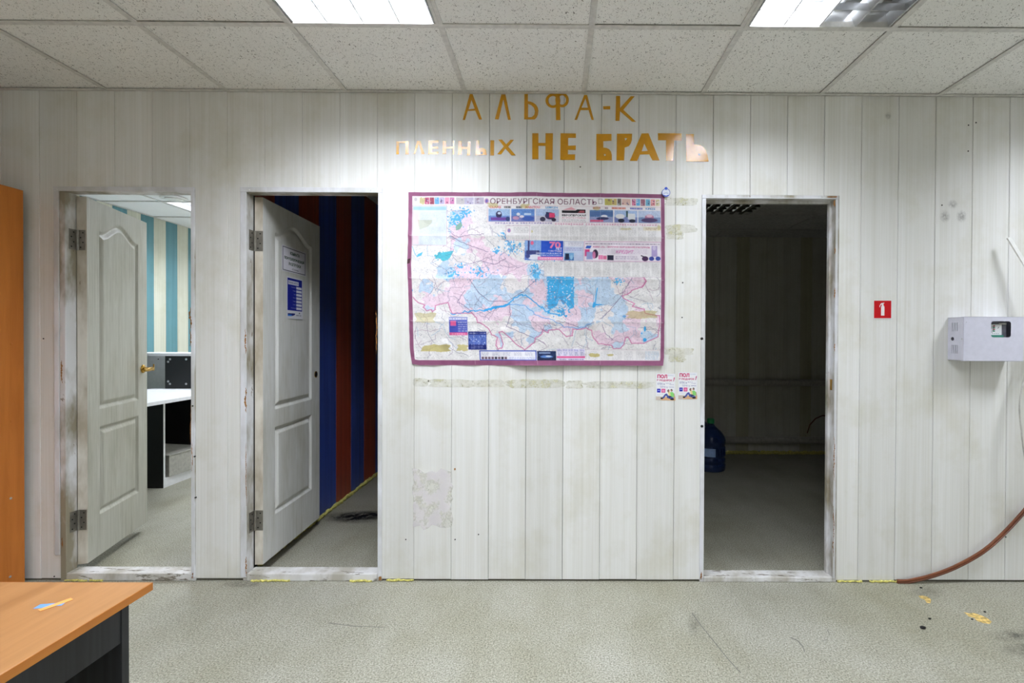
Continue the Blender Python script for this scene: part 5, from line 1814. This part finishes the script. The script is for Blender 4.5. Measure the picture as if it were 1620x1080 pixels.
def strip(path, prof):
    """sweep a profile (u across in the wall plane, w out of the wall) along a path lying near the wall"""
    vs, fs = [], []
    k_ = len(prof)
    for i, p in enumerate(path):
        d_ = (path[min(i + 1, len(path) - 1)] - path[max(i - 1, 0)]).normalized()
        out = Vector((0, -1, 0))
        out = (out - d_ * out.dot(d_)).normalized()
        ac = d_.cross(out)
        for u, w in prof:
            vs.append(p + ac * u + out * w)
    for i in range(len(path) - 1):
        for j in range(k_):
            j2 = (j + 1) % k_
            fs.append((i * k_ + j, i * k_ + j2, (i + 1) * k_ + j2, (i + 1) * k_ + j))
    fs.append(tuple(range(k_)))
    fs.append(tuple((len(path) - 1) * k_ + j for j in reversed(range(k_))))
    return MB().add(vs, fs)


prof = [(-0.011, -0.003), (0.011, -0.003), (0.011, 0.003), (0.008, 0.006), (0.003, 0.0065), (0.0015, 0.004), (-0.0015, 0.004), (-0.003, 0.0065), (-0.008, 0.006), (-0.011, 0.003)]
o = strip(fine, prof).build('plastic_strip', 'brown_pl', smooth=True)
tag(o, 'long brown plastic strip curving up from the floor at the right', 'strip')

# ------------------------------------------------------------------ store room: pipes, wire, water bottles
for (y_, lab) in ((605, 'upper grey heating pipe on the back wall of the dark store'), (696, 'lower grey heating pipe near the floor of the dark store')):
    z_ = at_y(1210, y_, YS - 0.06).z
    t = thing('heating_pipe', (1.9, YS - 0.06, z_), lab, 'pipe', 'store room pipes')
    MB().tube([(0.62, YS - 0.06, z_), (3.38, YS - 0.06, z_)], 0.038, 20).build('pipe_run', 'pipe', t, smooth=True)
    for xb in (0.9, 1.55, 2.5, 3.1):
        MB().box(xb - 0.012, xb + 0.012, YS - 0.1, YS, z_ - 0.006, z_ + 0.006).tube([(xb - 0.012, YS - 0.06, z_), (xb + 0.012, YS - 0.06, z_)], 0.041, 20).build('pipe_bracket', 'pipe', t)
pts = [at_y(x_, y_, YS - 0.02) for x_, y_ in ((1277, 685), (1281, 672), (1290, 662), (1301, 657), (1312, 658), (1325, 668))]
o = MB().tube(pts, 0.006, 8).build('loose_cable', 'brown_pl', smooth=True)
tag(o, 'thin brown cable looping on the store room wall above the lower pipe', 'cable')


def bottle(p, label, rz):
    t = thing('water_bottle', p, label, 'bottle', 'large water bottles in the store')
    pr = [(0.118, 0.0), (0.130, 0.006), (0.135, 0.02), (0.135, 0.06), (0.129, 0.068), (0.129, 0.076), (0.135, 0.084), (0.135, 0.118), (0.129, 0.126), (0.129, 0.134), (0.133, 0.142),
          (0.133, 0.225), (0.129, 0.233), (0.129, 0.241), (0.135, 0.249), (0.136, 0.285), (0.130, 0.31), (0.117, 0.335), (0.09, 0.368), (0.06, 0.395), (0.038, 0.415), (0.029, 0.43), (0.028, 0.452)]
    MB().lathe(pr, tuple(p), 40).build('bottle_body', 'bottle', t, smooth=True)
    MB().lathe([(0.034, 0.440), (0.034, 0.478), (0.030, 0.484), (0.010, 0.486)], tuple(p), 24).build('cap', 'cap', t, smooth=True)
    # label wrapped round the waist
    vs, fs = [], []
    for i in range(9):
        a_ = rz + R(-24 + 6 * i)
        for z_ in (0.146, 0.222):
            vs.append((p[0] + 0.1338 * math.cos(a_), p[1] + 0.1338 * math.sin(a_), z_))
    for i in range(8):
        fs.append((2 * i, 2 * i + 2, 2 * i + 3, 2 * i + 1))
    MB().add(vs, fs).build('bottle_label', 'bottle_label', t, smooth=True)
    # moulded grip on the side
    g = MB()
    for a_ in (R(-72), R(-58), R(-42)):
        c_, s__ = math.cos(a_), math.sin(a_)
        g.tube([(p[0] + 0.132 * c_, p[1] + 0.132 * s__, 0.15), (p[0] + 0.139 * c_, p[1] + 0.139 * s__, 0.165), (p[0] + 0.139 * c_, p[1] + 0.139 * s__, 0.205), (p[0] + 0.132 * c_, p[1] + 0.132 * s__, 0.22)], 0.007, 8)
    g.build('grip_rib', 'bottle', t, smooth=True)


q = at_z(1125, 743, 0)
bottle((q.x, q.y + 0.02, 0), 'blue water bottle with green cap standing just inside the dark store', R(-112))
bottle((q.x - 0.005, q.y + 0.36, 0), 'blue water bottle half hidden behind the nearer bottle', R(-150))

# ------------------------------------------------------------------ office behind the first door
# white desk with black carcass and a low hutch
dX = at_z(234, 637, 0.75).x
tY0, tY1 = at_z(234, 637, 0.75).y - 0.75, at_z(296, 614.5, 0.75).y
odesk = thing('office_desk', (dX - 0.4, (tY0 + tY1) / 2, 0), 'white topped black office desk with a hutch in the lit room', 'desk')
MB().box(dX - 0.78, dX, tY0, tY1, 0.722, 0.75).build('desktop', 'white_lam', odesk, bevel=0.002)
eY = at_z(245, 772, 0).y
eX = at_z(258.5, 772, 0).x
MB().box(dX - 0.76, eX, eY, eY + 0.018, 0.0, 0.722).build('end_panel', 'black_lam', odesk)
MB().box(eX, eX + 0.002, eY, eY + 0.018, 0.0, 0.722).build('edge_band', 'white_lam', odesk)
MB().box(dX - 0.76, eX, tY1 - 0.02, tY1 - 0.002, 0.0, 0.722).build('end_panel', 'black_lam', odesk)
MB().box(dX - 0.76, dX - 0.744, eY + 0.018, tY1 - 0.02, 0.0, 0.722).build('back_panel', 'black_lam', odesk)
MB().box(dX - 0.744, eX, eY + 0.018, tY1 - 0.02, 0.06, 0.078).build('base_shelf', 'white_lam', odesk)
MB().box(eX - 0.018, eX, eY + 0.018, tY1 - 0.02, 0.0, 0.06).build('plinth', 'white_lam', odesk)
# hutch along the far end
hY = tY1 - 0.004
hz1 = at_y(265, 558.5, hY).z
hx_split = at_y(260.5, 590, hY).x
hx_r = at_y(320, 590, hY).x
hut = MB().box(XO + 0.004, hx_r, hY, hY + 0.3, hz1 - 0.026, hz1).build('hutch_top', 'white_lam', odesk)
MB().box(XO + 0.004, hx_split, hY + 0.26, hY + 0.276, 0.0, hz1 - 0.026).build('hutch_back', 'white_lam', odesk)
hp = MB().box(hx_split, hx_r, hY + 0.005, hY + 0.021, 0.0, hz1 - 0.026).build('hutch_panel', 'black_lam', odesk)
hpy = hY + 0.005
for (x_, y_) in ((269, 568), (266, 572), (294.5, 568), (266, 603), (269, 607), (294.5, 607)):
    p = at_y(x_, y_, hpy)
    MB().lathe([(0.010, 0), (0.010, -0.002), (0.005, -0.004)], tuple(p), 12, 'y').build('screw_head', 'steel', hp)
p = at_y(250.5, 568, hY + 0.26)
MB().lathe([(0.006, 0), (0.006, -0.002)], tuple(p), 10, 'y').build('screw_head', 'black', odesk)
# grey carton lying on the base shelf
cz = 0.078
bxo = thing('carton', (eX - 0.2, eY + 0.4, cz), 'dusty grey carton lid lying in the open office desk', 'box')
MB().hexa([(eX - 0.45, eY + 0.04, cz), (eX + 0.01, eY + 0.05, cz), (eX + 0.03, eY + 0.42, cz), (eX - 0.42, eY + 0.5, cz)],
          [(eX - 0.45, eY + 0.04, cz + 0.17), (eX + 0.01, eY + 0.05, cz + 0.17), (eX + 0.03, eY + 0.42, cz + 0.17), (eX - 0.42, eY + 0.5, cz + 0.17)]).build('carton_body', 'dusty', bxo, bevel=0.003)
MB().hexa([(eX - 0.455, eY + 0.035, cz + 0.172), (eX + 0.015, eY + 0.045, cz + 0.172), (eX + 0.035, eY + 0.425, cz + 0.172), (eX - 0.425, eY + 0.505, cz + 0.172)],
          [(eX - 0.455, eY + 0.035, cz + 0.18), (eX + 0.015, eY + 0.045, cz + 0.18), (eX + 0.035, eY + 0.425, cz + 0.18), (eX - 0.425, eY + 0.505, cz + 0.18)]).build('carton_lid', 'dusty', bxo, bevel=0.002)
# round vent in the office ceiling
vp = at_z(275, 313, H)
vt = thing('ceiling_vent', tuple(vp), 'round white vent in the office ceiling', 'vent')
MB().lathe([(0.10, 0.002), (0.105, -0.004), (0.098, -0.012), (0.085, -0.010)], tuple(vp), 32).build('vent_ring', 'white_pl', vt, smooth=True)
MB().lathe([(0.065, 0.0), (0.068, -0.018), (0.05, -0.024), (0.01, -0.025)], tuple(vp), 32).build('vent_disc', 'white_pl', vt, smooth=True)

# ------------------------------------------------------------------ marks on the wall
YM = D - 0.0011


def wall_patch(name, x0, y0, x1, y1, mat, j=0.25, n=10):
    p, q_ = at_y(x0, y0, YM), at_y(x1, y1, YM)
    lp = ragged(p.x, q_.x, q_.z, p.z, n, j)
    tr = tessellate_polygon([[Vector((a_, b_, 0)) for a_, b_ in lp]])
    wall_patch.lift += 0.00004
    return MB().add([(a_, YM - wall_patch.lift, b_) for a_, b_ in lp], [tuple(t_) for t_ in tr]).build(name, mat, wall)


wall_patch.lift = 0.0


for r_ in ((1049, 312, 1106, 325.5), (1050, 354, 1104, 369), (1053, 366, 1083, 379), (652, 598, 680, 612), (676, 599, 752, 613), (745, 600, 800, 613), (796, 599, 900, 614), (894, 601, 923, 615), (918, 602, 1040, 615), (1050, 549, 1098, 562), (1056, 560, 1086, 573)):
    wall_patch('tape_residue', *r_, 'glue', 0.2)
for r_ in ((651, 740, 717, 838),):
    wall_patch('torn_paper_remains', *r_, 'peel', 0.18, 16)
YM = D - 0.0020
for (x_, y_, rx, ry) in ((1507, 323, 9, 8), (1495, 342, 9, 11), (1521, 342, 9, 11), (1405, 183, 6, 7)):
    c4 = [at_y(x_ - rx, y_ + ry, YM), at_y(x_ + rx, y_ + ry, YM), at_y(x_ + rx, y_ - ry, YM), at_y(x_ - rx, y_ - ry, YM)]
    decal('smudge', c4, 'stain_wall', wall)
    YM -= 0.0001
# nails and screw holes
for (x_, y_) in ((1532, 198), (1544, 194), (1531.5, 239), (1490, 324.5), (1591, 849), (678, 602.5), (642, 853), (720, 853), (757, 845), (1457, 914), (918, 264), (1080, 447), (1079, 502), (69, 535.5), (86, 911.5)):
    p = at_y(x_, y_, D)
    MB().lathe([(0.0035, 0.001), (0.0035, -0.0016), (0.002, -0.0024)], tuple(p), 8, 'y').build('nail', 'black', wall)
p = at_y(719.5, 741.5, D)
chip(wall, p.x - 0.004, p.x + 0.005, p.z - 0.007, p.z + 0.005, D - 0.0009, 'chipped_spot')

# ------------------------------------------------------------------ marks and crumbs on the floor


def floor_mark(x0, y0, x1, y1, mat, z):
    c4 = [at_z(x0, y1, z), at_z(x1, y1, z), at_z(x1, y0, z), at_z(x0, y0, z)]
    decal('floor_stain', c4, mat, fl)


for pts in (((1453, 942), (1459, 941.5), (1468, 944), (1473, 948), (1472, 954), (1466, 953), (1463, 948), (1456, 946)),
            ((1525, 968), (1533, 970), (1540, 969), (1552, 973), (1561, 977), (1569, 983), (1566, 986.5), (1555, 985), (1546, 982), (1541, 977), (1533, 975))):
    q_ = [at_z(x_, y_, 0.0006) for x_, y_ in pts]
    MB().prism([[(v.x, v.y) for v in q_]], lambda u, v, w: (u, v, w), 0.0003, 0.0007).build('floor_stain', 'glue_yellow', fl)
floor_mark(1560, 994, 1650, 1016, 'stain_dark', 0.0009)
floor_mark(1575, 1014, 1680, 1040, 'stain_dark', 0.0010)
floor_mark(1430, 925, 1500, 950, 'stain_faint', 0.0011)
floor_mark(1085, 965, 1110, 1010, 'stain_faint', 0.0012)
for pts, wd in ((((1095, 970), (1110, 990), (1130, 1015), (1150, 1040), (1172, 1064)), 0.003), (((1251, 1008), (1262, 1013), (1270, 1022), (1273, 1031)), 0.004), (((1309, 996), (1312, 1003), (1308, 1011), (1300, 1014)), 0.004), (((520, 985), (560, 990), (610, 992)), 0.003)):
    q_ = [at_z(x_, y_, 0.0004) for x_, y_ in pts]
    up_ = [(v.x + wd / 2, v.y + wd / 2) for v in q_]
    dn_ = [(v.x - wd / 2, v.y - wd / 2) for v in reversed(q_)]
    MB().prism([up_ + dn_], lambda u, v, w: (u, v, w), 0.0001, 0.0004).build('floor_scratch', 'scratch', fl)
floor_mark(500, 808, 610, 829, 'stain_black', 0.0013)
floor_mark(540, 806, 640, 822, 'stain_black', 0.0014)
floor_mark(345, 918, 420, 930, 'stain_dark', 0.0015)
for i_, (x_, y_, r) in enumerate(((1460, 994, 0.011), (1471, 979, 0.006), (1558, 968, 0.005), (1538, 980, 0.005), (1457, 930, 0.006))):
    p = at_z(x_, y_, 0)
    pts = []
    mb = MB()
    bm = bmesh.new()
    bmesh.ops.create_icosphere(bm, subdivisions=2, radius=r)
    for v in bm.verts:
        v.co = Vector((v.co.x * 1.1, v.co.y * 0.8, v.co.z * 0.5 + r * 0.45)) + Vector([random.uniform(-0.12, 0.12) * r for _ in range(3)])
    bm.faces.ensure_lookup_table()
    mb.add([v.co + p for v in bm.verts], [[v.index for v in f.verts] for f in bm.faces])
    bm.free()
    o = mb.build('floor_crumb', 'crumb', org=Vector((p.x, p.y, 0)))
    tag(o, ['largest black crumb on the floor below the brown strip', 'small black crumb behind the largest crumb on the floor', 'small black crumb at the far rim of the large yellow floor stain',
            'small black crumb at the near rim of the large yellow floor stain', 'black crumb on the floor close to the brown strip'][i_], 'crumb', 'black crumbs on the floor')
